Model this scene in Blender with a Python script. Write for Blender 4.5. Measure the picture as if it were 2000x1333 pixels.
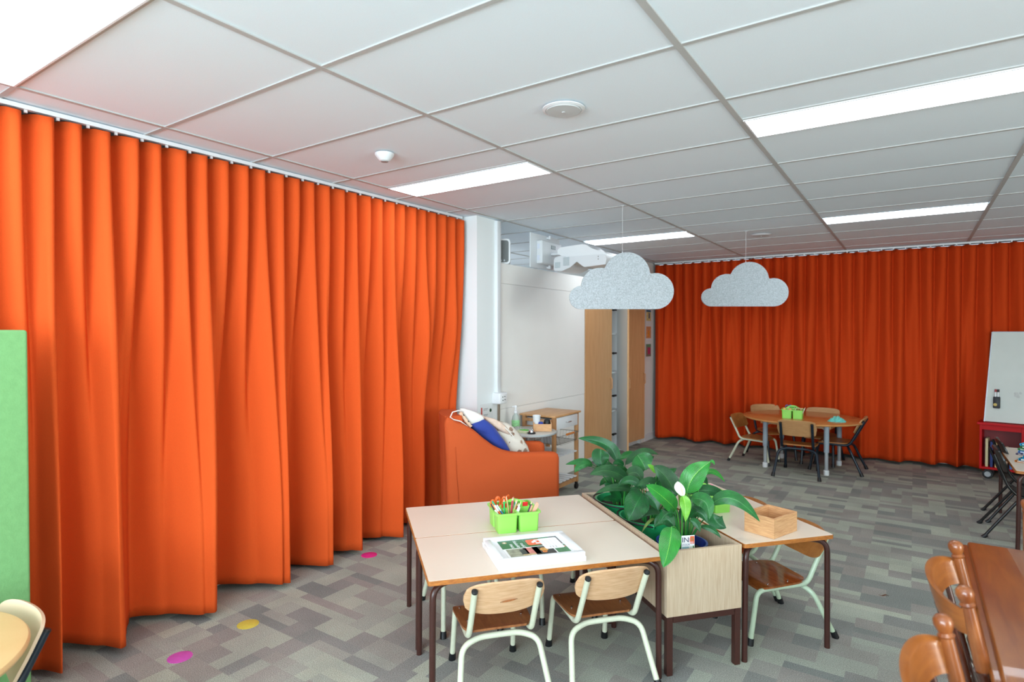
import bpy, bmesh, math, random
from math import pi, sin, cos, radians, sqrt
from mathutils import Vector, Matrix, Euler

for o in list(bpy.data.objects):
    bpy.data.objects.remove(o)
scene = bpy.context.scene
COL = scene.collection

# ------------------------------------------------------------------ camera
CAMZ = 1.57
CEIL = 2.59
cam_d = bpy.data.cameras.new('camera')
cam = bpy.data.objects.new('camera', cam_d)
COL.objects.link(cam)
cam.location = (0, 0, CAMZ)
fw = Vector((sin(-.5951) * cos(-.0146), cos(-.5951) * cos(-.0146), sin(-.0146)))
cam.rotation_euler = fw.to_track_quat('-Z', 'Y').to_euler()
cam_d.sensor_width = 36
cam_d.lens = 1159.26 * 36 / 2000
cam_d.clip_start = .05
cam_d.clip_end = 60
cam_d.dof.use_dof = True
cam_d.dof.focus_distance = 3.3
cam_d.dof.aperture_fstop = 2.6
scene.camera = cam

# ------------------------------------------------------------------ exposure, sky, daylight
scene.view_settings.view_transform = 'Standard'
scene.view_settings.look = 'None'
scene.view_settings.exposure = 0.0
scene.view_settings.gamma = 1
scene.view_settings.use_curve_mapping = False
w = bpy.data.worlds.new('sky')
scene.world = w
w.use_nodes = True
wb = w.node_tree.nodes['Background']
wb.inputs[0].default_value = (.72, .86, 1, 1)
wb.inputs[1].default_value = 1.2

def area(name, loc, size, power, color, direction):
    l = bpy.data.lights.new(name, 'AREA')
    l.shape = 'RECTANGLE'
    l.size, l.size_y = size
    l.energy = power
    l.color = color
    o = bpy.data.objects.new(name, l)
    COL.objects.link(o)
    o.location = loc
    o.rotation_euler = Vector(direction).to_track_quat('-Z', 'Z').to_euler()
    return o
# daylight entering through the windows behind the camera
area('window_daylight', (-.6, -2.75, 1.75), (4.0, 1.6), 365, (.74, .91, 1), (-.15, 1, .22))
area('side_window_daylight', (4.45, 1.0, 1.7), (3.0, 1.4), 270, (.94, .99, .92), (-1, .1, .05))
area('adjoining_fill_light', (-6.35, 5.8, 1.7), (3.4, 1.4), 42, (.95, .96, 1), (1, 0, .25))  # fill light added to brighten the ceiling beyond the partition
LAMP = 10.5      # emission of the ceiling light diffusers

# ------------------------------------------------------------------ materials
def lin(c):
    return tuple(((v / 255) / 12.92 if v / 255 <= .04045 else ((v / 255 + .055) / 1.055) ** 2.4) for v in c)

MATS = {}
def mat(name, rgb, rough=.55, metal=0., spec=.5, noise=None, bump=None, coat=0., sheen=0., emit=0., trans=0., alpha=None):
    """noise=(scale, amount[, stretch]) varies the brightness; bump=(scale, strength[, stretch])"""
    if name in MATS:
        return MATS[name]
    m = bpy.data.materials.new(name)
    m.use_nodes = True
    nt = m.node_tree
    b = nt.nodes['Principled BSDF']
    c = lin(rgb) + (1,)
    b.inputs['Base Color'].default_value = c
    b.inputs['Roughness'].default_value = rough
    b.inputs['Metallic'].default_value = metal
    b.inputs['Specular IOR Level'].default_value = spec
    b.inputs['Coat Weight'].default_value = coat
    b.inputs['Sheen Weight'].default_value = sheen
    b.inputs['Transmission Weight'].default_value = trans
    if emit:
        b.inputs['Emission Color'].default_value = c
        b.inputs['Emission Strength'].default_value = emit
    tc = nt.nodes.new('ShaderNodeTexCoord')
    def tex(scale, stretch, detail=3):
        mp = nt.nodes.new('ShaderNodeMapping')
        mp.inputs['Scale'].default_value = stretch or (1, 1, 1)
        nt.links.new(tc.outputs['Object'], mp.inputs[0])
        n = nt.nodes.new('ShaderNodeTexNoise')
        n.inputs['Scale'].default_value = scale
        n.inputs['Detail'].default_value = detail
        nt.links.new(mp.outputs[0], n.inputs[0])
        return n
    if noise:
        n = tex(noise[0], noise[2] if len(noise) > 2 else None)
        mr = nt.nodes.new('ShaderNodeMapRange')
        mr.inputs['From Min'].default_value = .3
        mr.inputs['From Max'].default_value = .7
        mr.inputs['To Min'].default_value = 1 - noise[1]
        mr.inputs['To Max'].default_value = 1 + noise[1]
        nt.links.new(n.outputs[0], mr.inputs[0])
        mx = nt.nodes.new('ShaderNodeVectorMath')
        mx.operation = 'SCALE'
        mx.inputs[0].default_value = c[:3]
        nt.links.new(mr.outputs[0], mx.inputs['Scale'])
        nt.links.new(mx.outputs[0], b.inputs['Base Color'])
    if bump:
        n = tex(bump[0], bump[2] if len(bump) > 2 else None)
        bp = nt.nodes.new('ShaderNodeBump')
        bp.inputs['Strength'].default_value = bump[1]
        bp.inputs['Distance'].default_value = .004
        nt.links.new(n.outputs[0], bp.inputs['Height'])
        nt.links.new(bp.outputs[0], b.inputs['Normal'])
    MATS[name] = m
    return m

def wood(name, rgb1, rgb2, rough=.4, scale=3., stretch=(1, 12, 12), coat=0., rings=0.):
    if name in MATS:
        return MATS[name]
    m = mat(name, rgb1, rough, coat=coat)
    nt = m.node_tree
    b = nt.nodes['Principled BSDF']
    tc = nt.nodes.new('ShaderNodeTexCoord')
    mp = nt.nodes.new('ShaderNodeMapping')
    mp.inputs['Scale'].default_value = stretch
    n = nt.nodes.new('ShaderNodeTexNoise')
    n.inputs['Scale'].default_value = scale
    n.inputs['Detail'].default_value = 6
    n.inputs['Distortion'].default_value = .6
    r = nt.nodes.new('ShaderNodeValToRGB')
    r.color_ramp.elements[0].position = .32
    r.color_ramp.elements[1].position = .68
    r.color_ramp.elements[0].color = lin(rgb2) + (1,)
    r.color_ramp.elements[1].color = lin(rgb1) + (1,)
    nt.links.new(tc.outputs['Object'], mp.inputs[0])
    nt.links.new(mp.outputs[0], n.inputs[0])
    if rings:
        n.inputs['Detail'].default_value = 2
        mu = nt.nodes.new('ShaderNodeMath'); mu.operation = 'MULTIPLY'; mu.inputs[1].default_value = rings
        fr = nt.nodes.new('ShaderNodeMath'); fr.operation = 'PINGPONG'; fr.inputs[1].default_value = 1
        nt.links.new(n.outputs[0], mu.inputs[0]); nt.links.new(mu.outputs[0], fr.inputs[0])
        nt.links.new(fr.outputs[0], r.inputs[0])
    else:
        nt.links.new(n.outputs[0], r.inputs[0])
    nt.links.new(r.outputs[0], b.inputs['Base Color'])
    return m

M_wall = mat('wall_paint', (226, 226, 222), .7, noise=(2, .02))
M_white = mat('white_plastic', (222, 224, 226), .4)
M_whitegloss = mat('white_lacquer', (236, 237, 238), .3)
M_board = mat('whiteboard_surface', (242, 241, 237), .38, noise=(3, .015))
M_black = mat('black_rubber', (14, 15, 18), .45)
M_blacksat = mat('black_metal', (14, 15, 17), .35)
M_cream = mat('cream_enamel', (206, 208, 184), .32, noise=(60, .03))
M_mint = mat('mint_enamel', (188, 204, 176), .3, noise=(60, .03))
M_navy = mat('navy_enamel', (13, 30, 44), .35)
M_brown = mat('brown_enamel', (62, 32, 26), .34, noise=(90, .08))
M_chrome = mat('chrome', (205, 205, 205), .2, metal=1)
M_lam = mat('beige_laminate', (228, 212, 193), .33, noise=(2.5, .02))
M_edge = wood('stained_edge', (190, 118, 50), (150, 86, 34), .5, 6, (6, 6, 30))
M_ply = wood('birch_ply', (224, 182, 142), (206, 158, 116), .42, 5, (3, 10, 26))
M_seat = wood('seat_ply', (158, 100, 58), (128, 74, 40), .38, 4, (16, 3, 3))
M_seat2 = wood('seat_ply_gloss', (160, 92, 44), (132, 70, 30), .18, 4, (4, 14, 3), coat=.3)
M_seat3 = wood('seat_ply_honey', (186, 122, 62), (160, 98, 46), .4, 4, (4, 14, 3))
M_back3 = wood('back_ply_tan', (196, 148, 100), (178, 130, 84), .45, 4, (3, 10, 26))
M_orange = mat('orange_curtain', (214, 84, 34), .85, spec=.1, noise=(350, .06), bump=(500, .12))
M_orange_shade = mat('shaded_orange_curtain', (196, 64, 20), .85, spec=.1, noise=(350, .06), bump=(500, .12))  # left curtain's orange darkened, the far end's shade put into its colour
M_uphol = mat('orange_upholstery', (198, 88, 46), .88, spec=.1, noise=(420, .14), bump=(420, .3))
M_green = mat('green_felt', (120, 170, 110), .9, spec=.15, noise=(40, .05), bump=(160, .25))
M_bamboo = wood('bamboo', (220, 172, 124), (196, 142, 96), .42, 6, (3, 3, 26))
M_oakv = wood('pale_oak_vertical', (200, 178, 152), (182, 156, 128), .5, 7, (22, 22, 1.2))
M_maple = wood('maple_door', (212, 164, 116), (202, 152, 104), .4, 3, (8, 8, 1))
M_pine = wood('cart_beech', (196, 146, 98), (172, 122, 78), .45, 4, (10, 10, 2))
M_dark = wood('varnished_timber', (156, 90, 32), (126, 64, 18), .3, 3, (10, 1.2, 6), coat=.25)
M_turn = wood('turned_timber', (152, 88, 44), (116, 58, 26), .3, 4, (8, 8, 2), coat=.35)
M_turnd = mat('dark_turned_timber', (74, 34, 20), .22, coat=.5)
M_lime = mat('lime_plastic', (146, 216, 92), .38)
M_red = mat('red_lacquer', (186, 2, 14), .5, spec=.25)
M_felt = mat('grey_felt', (176, 182, 186), .95, spec=.1, noise=(130, .22), bump=(200, .3))
M_alu = mat('silver_paint', (170, 174, 178), .35, metal=.3)
M_tile = mat('ceiling_tile', (232, 242, 249), .9, spec=.1, noise=(260, .018), bump=(260, .08))
M_grid = mat('ceiling_bar', (182, 182, 180), .6)

# ------------------------------------------------------------------ geometry
class G:
    def __init__(s):
        s.v = []; s.f = []; s.m = []; s.mi = 0; s.uv = None
    def add(s, vs, fs):
        n = len(s.v)
        s.v += [Vector(a) for a in vs]
        for f in fs:
            s.f.append([i + n for i in f]); s.m.append(s.mi)
        return s
    def bm(s, b, mx=None):
        b.verts.ensure_lookup_table()
        vs = [(mx @ q.co if mx else q.co.copy()) for q in b.verts]
        fs = [[q.index for q in f.verts] for f in b.faces]
        b.free()
        return s.add(vs, fs)
    def box(s, c, d, bev=0., rot=None, seg=2):
        b = bmesh.new()
        bmesh.ops.create_cube(b, size=1)
        bmesh.ops.scale(b, vec=d, verts=b.verts)
        if bev:
            bmesh.ops.bevel(b, geom=b.edges[:], offset=bev, segments=seg, profile=.5, affect='EDGES', clamp_overlap=True)
        b.verts.index_update()
        mx = Matrix.Translation(c) @ (rot.to_4x4() if rot else Matrix.Identity(4))
        return s.bm(b, mx)
    def tube(s, pts, r, n=10, cap=True, closed=False):
        pts = [Vector(p) for p in pts]
        N = len(pts)
        rs = r if isinstance(r, (list, tuple)) else [r] * N
        vs = []; fs = []
        t0 = (pts[1] - pts[0]).normalized()
        nrm = t0.orthogonal().normalized()
        for i, p in enumerate(pts):
            if closed:
                t = (pts[(i + 1) % N] - pts[i - 1]).normalized()
            else:
                t = (pts[min(i + 1, N - 1)] - pts[max(i - 1, 0)]).normalized()
            nrm = (nrm - t * nrm.dot(t)).normalized()
            bn = t.cross(nrm)
            for k in range(n):
                a = 2 * pi * k / n
                vs.append(p + (nrm * cos(a) + bn * sin(a)) * rs[i])
        M = N if closed else N - 1
        for i in range(M):
            j = (i + 1) % N
            for k in range(n):
                k2 = (k + 1) % n
                fs.append((i * n + k, i * n + k2, j * n + k2, j * n + k))
        if cap and not closed:
            fs.append(tuple(range(n))[::-1]); fs.append(tuple((N - 1) * n + k for k in range(n)))
        return s.add(vs, fs)
    def cyl(s, a, b, r, n=16):
        return s.tube([a, b], r, n)
    def lathe(s, prof, n=24, mx=None, close=True):
        """prof = [(r, z)...]"""
        vs = []; fs = []
        for r, z in prof:
            for k in range(n):
                a = 2 * pi * k / n
                q = Vector((r * cos(a), r * sin(a), z))
                vs.append(mx @ q if mx else q)
        for i in range(len(prof) - 1):
            for k in range(n):
                k2 = (k + 1) % n
                fs.append((i * n + k, i * n + k2, (i + 1) * n + k2, (i + 1) * n + k))
        if close:
            fs.append(tuple(range(n))[::-1]); fs.append(tuple((len(prof) - 1) * n + k for k in range(n)))
        return s.add(vs, fs)
    def prism(s, poly, h, mx=None):
        """poly xy extruded along z by h"""
        n = len(poly)
        vs = [Vector((x, y, 0)) for x, y in poly] + [Vector((x, y, h)) for x, y in poly]
        if mx: vs = [mx @ q for q in vs]
        fs = [tuple(range(n))[::-1], tuple(range(n, 2 * n))]
        fs += [(i, (i + 1) % n, n + (i + 1) % n, n + i) for i in range(n)]
        return s.add(vs, fs)
    def slab(s, f, nu, nv, off):
        """closed shell: surface f(u,v), u,v in -1..1, and the same surface moved by off(u,v)"""
        vs = []; fs = []
        for side in (0, 1):
            for i in range(nu + 1):
                for j in range(nv + 1):
                    u = -1 + 2 * i / nu; v = -1 + 2 * j / nv
                    p = Vector(f(u, v))
                    vs.append(p + (Vector(off(u, v)) if side else Vector((0, 0, 0))))
        W = nv + 1; H = (nu + 1) * W
        for i in range(nu):
            for j in range(nv):
                a, b, c, d = i * W + j, (i + 1) * W + j, (i + 1) * W + j + 1, i * W + j + 1
                fs.append((a, b, c, d)); fs.append((H + d, H + c, H + b, H + a))
        ring = [i * W for i in range(nu + 1)] + [nu * W + j for j in range(1, nv + 1)] + \
               [i * W + nv for i in range(nu - 1, -1, -1)] + [j for j in range(nv - 1, 0, -1)]
        for k in range(len(ring)):
            a, b = ring[k], ring[(k + 1) % len(ring)]
            fs.append((b, a, H + a, H + b))
        return s.add(vs, fs)

ROOTM = {}
def thing(name, label, cat, loc=(0, 0, 0), rotz=0., group=None, scale=1.):
    o = bpy.data.objects.new(name, None)
    o.empty_display_size = .1
    COL.objects.link(o)
    o.location = loc; o.rotation_euler = (0, 0, rotz)
    if scale != 1.: o.scale = (scale,) * 3
    o['label'] = label; o['category'] = cat
    if group: o['group'] = group
    return o

def obj(name, g, mats, parent=None, angle=38, smooth=True, label=None, loc=None):
    me = bpy.data.meshes.new(name)
    me.from_pydata([tuple(q) for q in g.v], [], g.f)
    ml = mats if isinstance(mats, (list, tuple)) else [mats]
    for m in ml: me.materials.append(m)
    if len(ml) > 1: me.polygons.foreach_set('material_index', g.m)
    if g.uv:
        ul = me.uv_layers.new(name='UVMap')
        for lp in me.loops:
            ul.data[lp.index].uv = g.uv[lp.vertex_index]
    if smooth:
        me.polygons.foreach_set('use_smooth', [True] * len(me.polygons))
        me.update()
        me.set_sharp_from_angle(angle=radians(angle))
    b = bmesh.new(); b.from_mesh(me)
    if not g.uv: bmesh.ops.recalc_face_normals(b, faces=b.faces)
    b.to_mesh(me); b.free()
    me.update()
    o = bpy.data.objects.new(name, me)
    COL.objects.link(o)
    if parent: o.parent = parent
    if label: o['label'] = label
    if loc: o.location = loc
    return o

def tag(o, label, cat, group=None):
    o['label'] = label; o['category'] = cat
    if group: o['group'] = group
    return o
def struct(name, g, m, parent=None, **k):
    o = obj(name, g, m, parent, **k)
    if parent is None: o['kind'] = 'structure'
    return o
def dup(root, loc, rotz, label, group=None, scale=None):
    r = root.copy(); COL.objects.link(r)
    r.location = loc; r.rotation_euler = (0, 0, rotz); r['label'] = label
    if group: r['group'] = group
    if scale: r.scale = (scale,) * 3
    for ch in list(root.children):
        c = ch.copy(); COL.objects.link(c); c.parent = r
        for gg in list(ch.children):
            d = gg.copy(); COL.objects.link(d); d.parent = c
    return r
def ctr(o, loc):
    """keep the mesh where it is but put the origin at loc (top-level single-mesh things)"""
    o.data.transform(Matrix.Translation(-Vector(loc))); o.location = loc
    return o

def fillet(pts, rad, n=5):
    """round the corners of a polyline"""
    pts = [Vector(p) for p in pts]
    out = [pts[0]]
    for i in range(1, len(pts) - 1):
        a, b, c = pts[i - 1], pts[i], pts[i + 1]
        r = rad[i - 1] if isinstance(rad, (list, tuple)) else rad
        da = (a - b).normalized(); dc = (c - b).normalized()
        r = min(r, (a - b).length * .48, (c - b).length * .48)
        p0 = b + da * r; p1 = b + dc * r
        for k in range(n + 1):
            t = k / n
            out.append(p0 * (1 - t) ** 2 + b * 2 * t * (1 - t) + p1 * t * t)
    out.append(pts[-1])
    return out
def bez(a, b, c, n=8):
    a, b, c = Vector(a), Vector(b), Vector(c)
    return [a * (1 - t) ** 2 + b * 2 * t * (1 - t) + c * t * t for t in [k / n for k in range(n + 1)]]
def sm(x):
    x = max(0., min(1., x)); return x * x * (3 - 2 * x)
def rrect(w, h, r, n=5):
    out = []
    for cx, cy, a0 in ((w / 2 - r, h / 2 - r, 0), (-w / 2 + r, h / 2 - r, 90), (-w / 2 + r, -h / 2 + r, 180), (w / 2 - r, -h / 2 + r, 270)):
        for k in range(n + 1):
            a = radians(a0 + 90 * k / n)
            out.append((cx + r * cos(a), cy + r * sin(a)))
    return out
RX = Matrix.Rotation(pi / 2, 4, 'X')

# the group of nursery tables stands turned against the room
TA = radians(49.2)
TU = Vector((cos(TA), sin(TA), 0)); TV = Vector((-TU.y, TU.x, 0)); TN = Vector((-1.628, 1.798, 0))
def UV(a, b, z=0.): return TN + TU * a + TV * b + Vector((0, 0, z))

# ------------------------------------------------------------------ room shell
XL, XR, YB, YF = -6.2, 4.4, -2.6, 8.75
g = G(); g.box(((XL + XR) / 2, (YB + YF) / 2, -.05), (XR - XL, YF - YB, .1))
M_carpet = bpy.data.materials.new('carpet_tiles'); M_carpet.use_nodes = True
def carpet(m):
    nt = m.node_tree; b = nt.nodes['Principled BSDF']; L = nt.links.new
    b.inputs['Roughness'].default_value = .95; b.inputs['Specular IOR Level'].default_value = .15
    tc = nt.nodes.new('ShaderNodeTexCoord')
    def cell(sx, sy, ox, oy):
        mp = nt.nodes.new('ShaderNodeMapping')
        mp.inputs['Location'].default_value = (ox, oy, 0); mp.inputs['Scale'].default_value = (1 / sx, 1 / sy, 0)
        L(tc.outputs['Object'], mp.inputs[0])
        fl = nt.nodes.new('ShaderNodeVectorMath'); fl.operation = 'FLOOR'; L(mp.outputs[0], fl.inputs[0])
        wn = nt.nodes.new('ShaderNodeTexWhiteNoise'); wn.noise_dimensions = '3D'; L(fl.outputs[0], wn.inputs[0])
        return wn.outputs['Value']
    def mix(f, a, c):
        mx = nt.nodes.new('ShaderNodeMix'); mx.data_type = 'FLOAT'
        L(f, mx.inputs[0]); L(a, mx.inputs[2]); L(c, mx.inputs[3]); return mx.outputs[0]
    def gt(a, t):
        q = nt.nodes.new('ShaderNodeMath'); q.operation = 'GREATER_THAN'; q.inputs[1].default_value = t; L(a, q.inputs[0]); return q.outputs[0]
    A = cell(.125, .125, 0, 0); B = cell(.25, .0625, 0, 0); C = cell(.25, .125, .5, 0); D = cell(.0833, .1667, 0, 0); E = cell(.5, .1667, 0, 0)
    s1 = gt(cell(.25, .125, 3.0, 7.0), .5); s2 = gt(cell(.5, .125, 5.0, 1.0), .58); s3 = gt(cell(.25, .25, 9.0, 2.0), .72); s4 = gt(cell(.5, .5, 4.0, 4.0), .45)
    v = mix(s1, A, B); v = mix(s2, v, C); v = mix(s3, v, D)
    v2 = mix(s1, C, E); v = mix(s4, v, mix(s3, v, v2))
    r = nt.nodes.new('ShaderNodeValToRGB'); r.color_ramp.interpolation = 'LINEAR'
    cols = [(0, (130, 133, 128)), (.2, (138, 137, 132)), (.4, (150, 144, 137)), (.6, (157, 157, 147)), (.8, (163, 166, 153)), (1, (173, 175, 159))]
    e = r.color_ramp.elements
    while len(e) < len(cols): e.new(.5)
    for i, (p, c) in enumerate(cols): e[i].position = p; e[i].color = lin(c) + (1,)
    L(v, r.inputs[0])
    n = nt.nodes.new('ShaderNodeTexNoise'); n.inputs['Scale'].default_value = 230; n.inputs['Detail'].default_value = 2; L(tc.outputs['Object'], n.inputs[0])
    n2 = nt.nodes.new('ShaderNodeTexNoise'); n2.inputs['Scale'].default_value = 3.5; n2.inputs['Detail'].default_value = 3; L(tc.outputs['Object'], n2.inputs[0])
    mr = nt.nodes.new('ShaderNodeMapRange'); mr.inputs[1].default_value = .3; mr.inputs[2].default_value = .7; mr.inputs[3].default_value = .62; mr.inputs[4].default_value = 1.38; L(n.outputs[0], mr.inputs[0])
    mr2 = nt.nodes.new('ShaderNodeMapRange'); mr2.inputs[1].default_value = .3; mr2.inputs[2].default_value = .7; mr2.inputs[3].default_value = .9; mr2.inputs[4].default_value = 1.1; L(n2.outputs[0], mr2.inputs[0])
    mu = nt.nodes.new('ShaderNodeMath'); mu.operation = 'MULTIPLY'; L(mr.outputs[0], mu.inputs[0]); L(mr2.outputs[0], mu.inputs[1])
    sc = nt.nodes.new('ShaderNodeVectorMath'); sc.operation = 'SCALE'; L(r.outputs[0], sc.inputs[0]); L(mu.outputs[0], sc.inputs['Scale'])
    L(sc.outputs[0], b.inputs['Base Color'])
    bp = nt.nodes.new('ShaderNodeBump'); bp.inputs['Strength'].default_value = .5; bp.inputs['Distance'].default_value = .004
    L(n.outputs[0], bp.inputs['Height']); L(bp.outputs[0], b.inputs['Normal'])
carpet(M_carpet)
struct('floor', g, M_carpet, smooth=False)

g = G(); g.box(((XL + XR) / 2, (YB + YF) / 2, CEIL + .056), (XR - XL, YF - YB, .1))
struct('ceiling', g, M_tile, smooth=False)
# the T bars of the suspended ceiling
GX0, GY0 = -3.1032, .8973
g = G()
for i in range(-2, 7):
    x = GX0 + 1.2 * i
    if XL < x < XR: g.box((x, (YB + YF) / 2, CEIL + .003), (.026, YF - YB, .006))
for j in range(-5, 13):
    g.box(((XL + XR) / 2, GY0 + .6 * j, CEIL + .0035), (XR - XL, .02, .005))
for x, y in ((GX0, GY0 + .6 * 3 + .3), (GX0 + 2.4, GY0 + .6 * 3 + .3)):   # short bars beside the lights
    g.box((x + .6, y, CEIL + .0035), (1.2, .02, .005))
struct('trim_1', g, M_grid, smooth=False)

def wallbox(name, a, b, m=None):
    g = G(); g.box([(p + q) / 2 for p, q in zip(a, b)], [abs(q - p) for p, q in zip(a, b)])
    return struct(name, g, m or M_wall, smooth=False)
wallbox('wall_left', (-3.68, YB, 0), (-3.56, 4.16, CEIL))
wallbox('wall_far', (XL, YF, 0), (XR, YF + .1, CEIL))
g = G()
for a, b in (((XL - .1, YB, 0), (XL, YF, .9)), ((XL - .1, YB, 2.4), (XL, YF, CEIL)), ((XL - .1, YB, .9), (XL, 4.0, 2.4)), ((XL - .1, 7.6, .9), (XL, YF, 2.4))):
    g.box([(p + q) / 2 for p, q in zip(a, b)], [abs(q - p) for p, q in zip(a, b)])
struct('wall_outer', g, M_wall, smooth=False)  # unseen opening added so the fill light can enter
wallbox('wall_side', (-6.2, YB - .1, 0), (-3.62, YB, CEIL))
# right wall with a wide window, back wall with a wide window (both out of frame, they let the daylight in)
g = G()
for a, b in (((XR, YB, 0), (XR + .1, YF, .95)), ((XR, YB, 2.4), (XR + .1, YF, CEIL)), ((XR, YB, .95), (XR + .1, -.6, 2.4)), ((XR, 2.6, .95), (XR + .1, YF, 2.4))):
    g.box([(p + q) / 2 for p, q in zip(a, b)], [abs(q - p) for p, q in zip(a, b)])
struct('wall_right', g, M_wall, smooth=False)
g = G()
for a, b in (((-3.62, YB - .1, 0), (XR, YB, .9)), ((-3.62, YB - .1, 2.5), (XR, YB, CEIL)), ((-3.62, YB - .1, .9), (-3.45, YB, 2.5)), ((1.15, YB - .1, .9), (XR, YB, 2.5))):
    g.box([(p + q) / 2 for p, q in zip(a, b)], [abs(q - p) for p, q in zip(a, b)])
struct('wall_back', g, M_wall, smooth=False)

# pillar at the end of the left curtain, low partition carrying the whiteboard, wall beyond the cupboards
wallbox('wall_pillar', (-3.60, 4.135, 0), (-3.17, 4.475, CEIL + .004), mat('pillar_paint', (232, 236, 236), .6))
wallbox('wall_partition', (-3.42, 4.47, 0), (-3.18, 6.20, 2.213))
wallbox('wall_behind_cupboards', (-3.9, 4.47, 0), (-3.80, YF, 2.213))
wallbox('wall_corner', (-3.80, 8.0, 0), (-3.19, 8.12, CEIL))
wallbox('wall_corner_side', (-3.30, 8.10, 0), (-3.20, YF, CEIL))
g = G(); g.box((-3.193, 8.42, .05), (.014, .62, .1)); struct('baseboard_corner', g, M_white)

# ------------------------------------------------------------------ ceiling fittings
def light_panel(i, j, label):
    x0 = GX0 + 1.2 * i; y0 = GY0 + .6 * j + .3
    t = thing('ceiling_light', label, 'ceiling light', (x0 + .6, y0 + .15, CEIL), group=None)
    g = G()
    for c, d in (((0, .142, -.001), (1.172, .008, .008)), ((0, -.142, -.001), (1.172, .008, .008)), ((.582, 0, -.001), (.008, .276, .008)), ((-.582, 0, -.001), (.008, .276, .008))):
        g.box(c, d)
    obj('frame', g, M_white, t, smooth=False)
    g = G(); g.box((0, 0, .0), (1.156, .276, .006))
    m = mat('light_diffuser', (234, 245, 254), .5, emit=LAMP)
    obj('diffuser', g, m, t, smooth=False)
    return t
light_panel(0, -1, 'long white ceiling light panel cut off by the top left corner')
light_panel(0, 3, 'lit ceiling light panel beside the orange curtain, near the smoke detector')
light_panel(2, 3, 'largest lit ceiling light strip, at the upper right of the ceiling')
light_panel(0, 8, 'lit ceiling light strip above the nearer grey cloud, by the projector')
light_panel(2, 8, 'far lit ceiling light strip close to the far orange curtain, right side')
light_panel(2, -1, 'lit ceiling light panel above the varnished table')

def disc_speaker(loc, r, label):
    t = thing('ceiling_speaker', label, 'ceiling speaker', loc)
    g = G(); g.lathe([(r, 0), (r, -.004), (r * .86, -.009), (r * .84, -.006)], 40); obj('rim', g, M_white, t)
    g = G(); g.lathe([(r * .83, -.003), (r * .8, -.012), (.004, -.014)], 40); g.box((0, 0, -.015), (.012, .008, .003))
    obj('grille', g, mat('speaker_grille_grey', (200, 203, 204), .7), t)
for _i, _j in ((-2, 3), (-2, 7)):  # unseen panels added to light the space beyond the partition
    light_panel(_i, _j, 'added unseen ceiling light panel behind the partition, %s one' % ('nearer' if _j == 3 else 'farther'))
disc_speaker((-1.332, 2.387, CEIL), .097, 'round white ceiling speaker in the middle of the ceiling')
disc_speaker((-1.327, 6.604, CEIL), .1, 'small looking round ceiling speaker near the far orange curtain')
t = thing('smoke_detector', 'small white cone-shaped smoke detector on the ceiling left of centre', 'smoke detector', (-2.51, 2.41, CEIL))
g = G(); g.lathe([(.055, 0), (.055, -.008), (.03, -.04), (.026, -.043)], 32); obj('body', g, M_white, t)
g = G(); g.lathe([(.022, -.042), (.02, -.047)], 24); obj('sensor', g, mat('sensor_grey', (150, 148, 146), .6), t)

# ------------------------------------------------------------------ curtains
def curtain(name, axis, s0, s1, x0, crest, per, ph0, z0, z1, seed, label, sgn=1., a_top=.04, a_bot=.085, mt=None):
    rnd = random.Random(seed)
    kn = [rnd.uniform(-1, 1) for _ in range(400)]
    def noise(x):
        i = math.floor(x); f = sm(x - i); return kn[i % 400] * (1 - f) + kn[(i + 1) % 400] * f
    def big(s):
        for i in range(len(crest) - 1):
            if crest[i] <= s <= crest[i + 1]:
                return 2 * pi * (s - crest[i]) / (crest[i + 1] - crest[i])
        return 0.
    step = per / 18
    ns = int((s1 - s0) / step); nz = 44
    vs = []; fs = []
    for j in range(nz + 1):
        zt = j / nz                       # 0 top .. 1 bottom
        z = z1 + (z0 - z1) * zt
        wb = sm((zt - .05) / .8)
        A = a_top * (1 - .70 * wb)
        B = a_bot * wb
        for i in range(ns + 1):
            s = s0 + i * step
            drift = .35 * noise(s / (per * 2.2) + 40) * zt + .12 * noise(s / per + 9 + zt * 2)
            p = 2 * pi * (s - ph0) / per + drift * 2 * pi * .5
            pb = big(s) + .22 * noise(s * 3 + zt * 1.5)
            pw = p - .55 * cos(p) + .55; pbw = pb - .32 * cos(pb) + .32
            d = A * cos(pw) + B * cos(pbw) * (.85 + .3 * noise(s * 1.7 + 77))
            d += .010 * wb * noise(s / per * 1.3 + zt * 1.3 + 20) + .004 * noise(s / per * 3 + zt * 2.5 + 60)
            sh = .004 * sin(2 * p) * (1 - .7 * wb) - .02 * wb * sin(pb)
            zz = z + (.012 * noise(s * 2.5 + 5) * zt * zt) - (.006 * cos(p) if j == 0 else 0)
            if axis == 'y' and s > 3.4:      # pushed back by the armchair
                k = sm((s - 3.45) / .22) * sm((4.12 - s) / .12) * sm((1.75 - z) / .95)
                d = d * (1 - .75 * k) - .075 * k
            if axis == 'y': vs.append((x0 + sgn * d, s + sh, zz))
            else: vs.append((s + sh, x0 + sgn * d, zz))
    W = ns + 1
    for j in range(nz):
        for i in range(ns):
            a = j * W + i
            fs.append((a, a + 1, a + W + 1, a + W))
    g = G(); g.add(vs, fs)
    o = obj(name, g, mt or M_orange, None, angle=180)
    so = o.modifiers.new('cloth thickness', 'SOLIDIFY'); so.thickness = .003
    loc = (x0, (s0 + s1) / 2, z0) if axis == 'y' else ((s0 + s1) / 2, x0, z0)
    ctr(o, loc)
    tag(o, label, 'curtain')
    return o
curtain('curtain', 'y', -1.5, 4.09, -3.315,
        [-1.5, -1.1, -.75, -.3, .1, .45, .80, 1.06, 1.30, 1.75, 2.24, 2.58, 2.86, 3.22, 3.63, 3.99, 4.3], .12, .95, .032, CEIL - .034, 5,
        'long floor-length orange curtain in folds along the left wall', 1., .052, .150)
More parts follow.
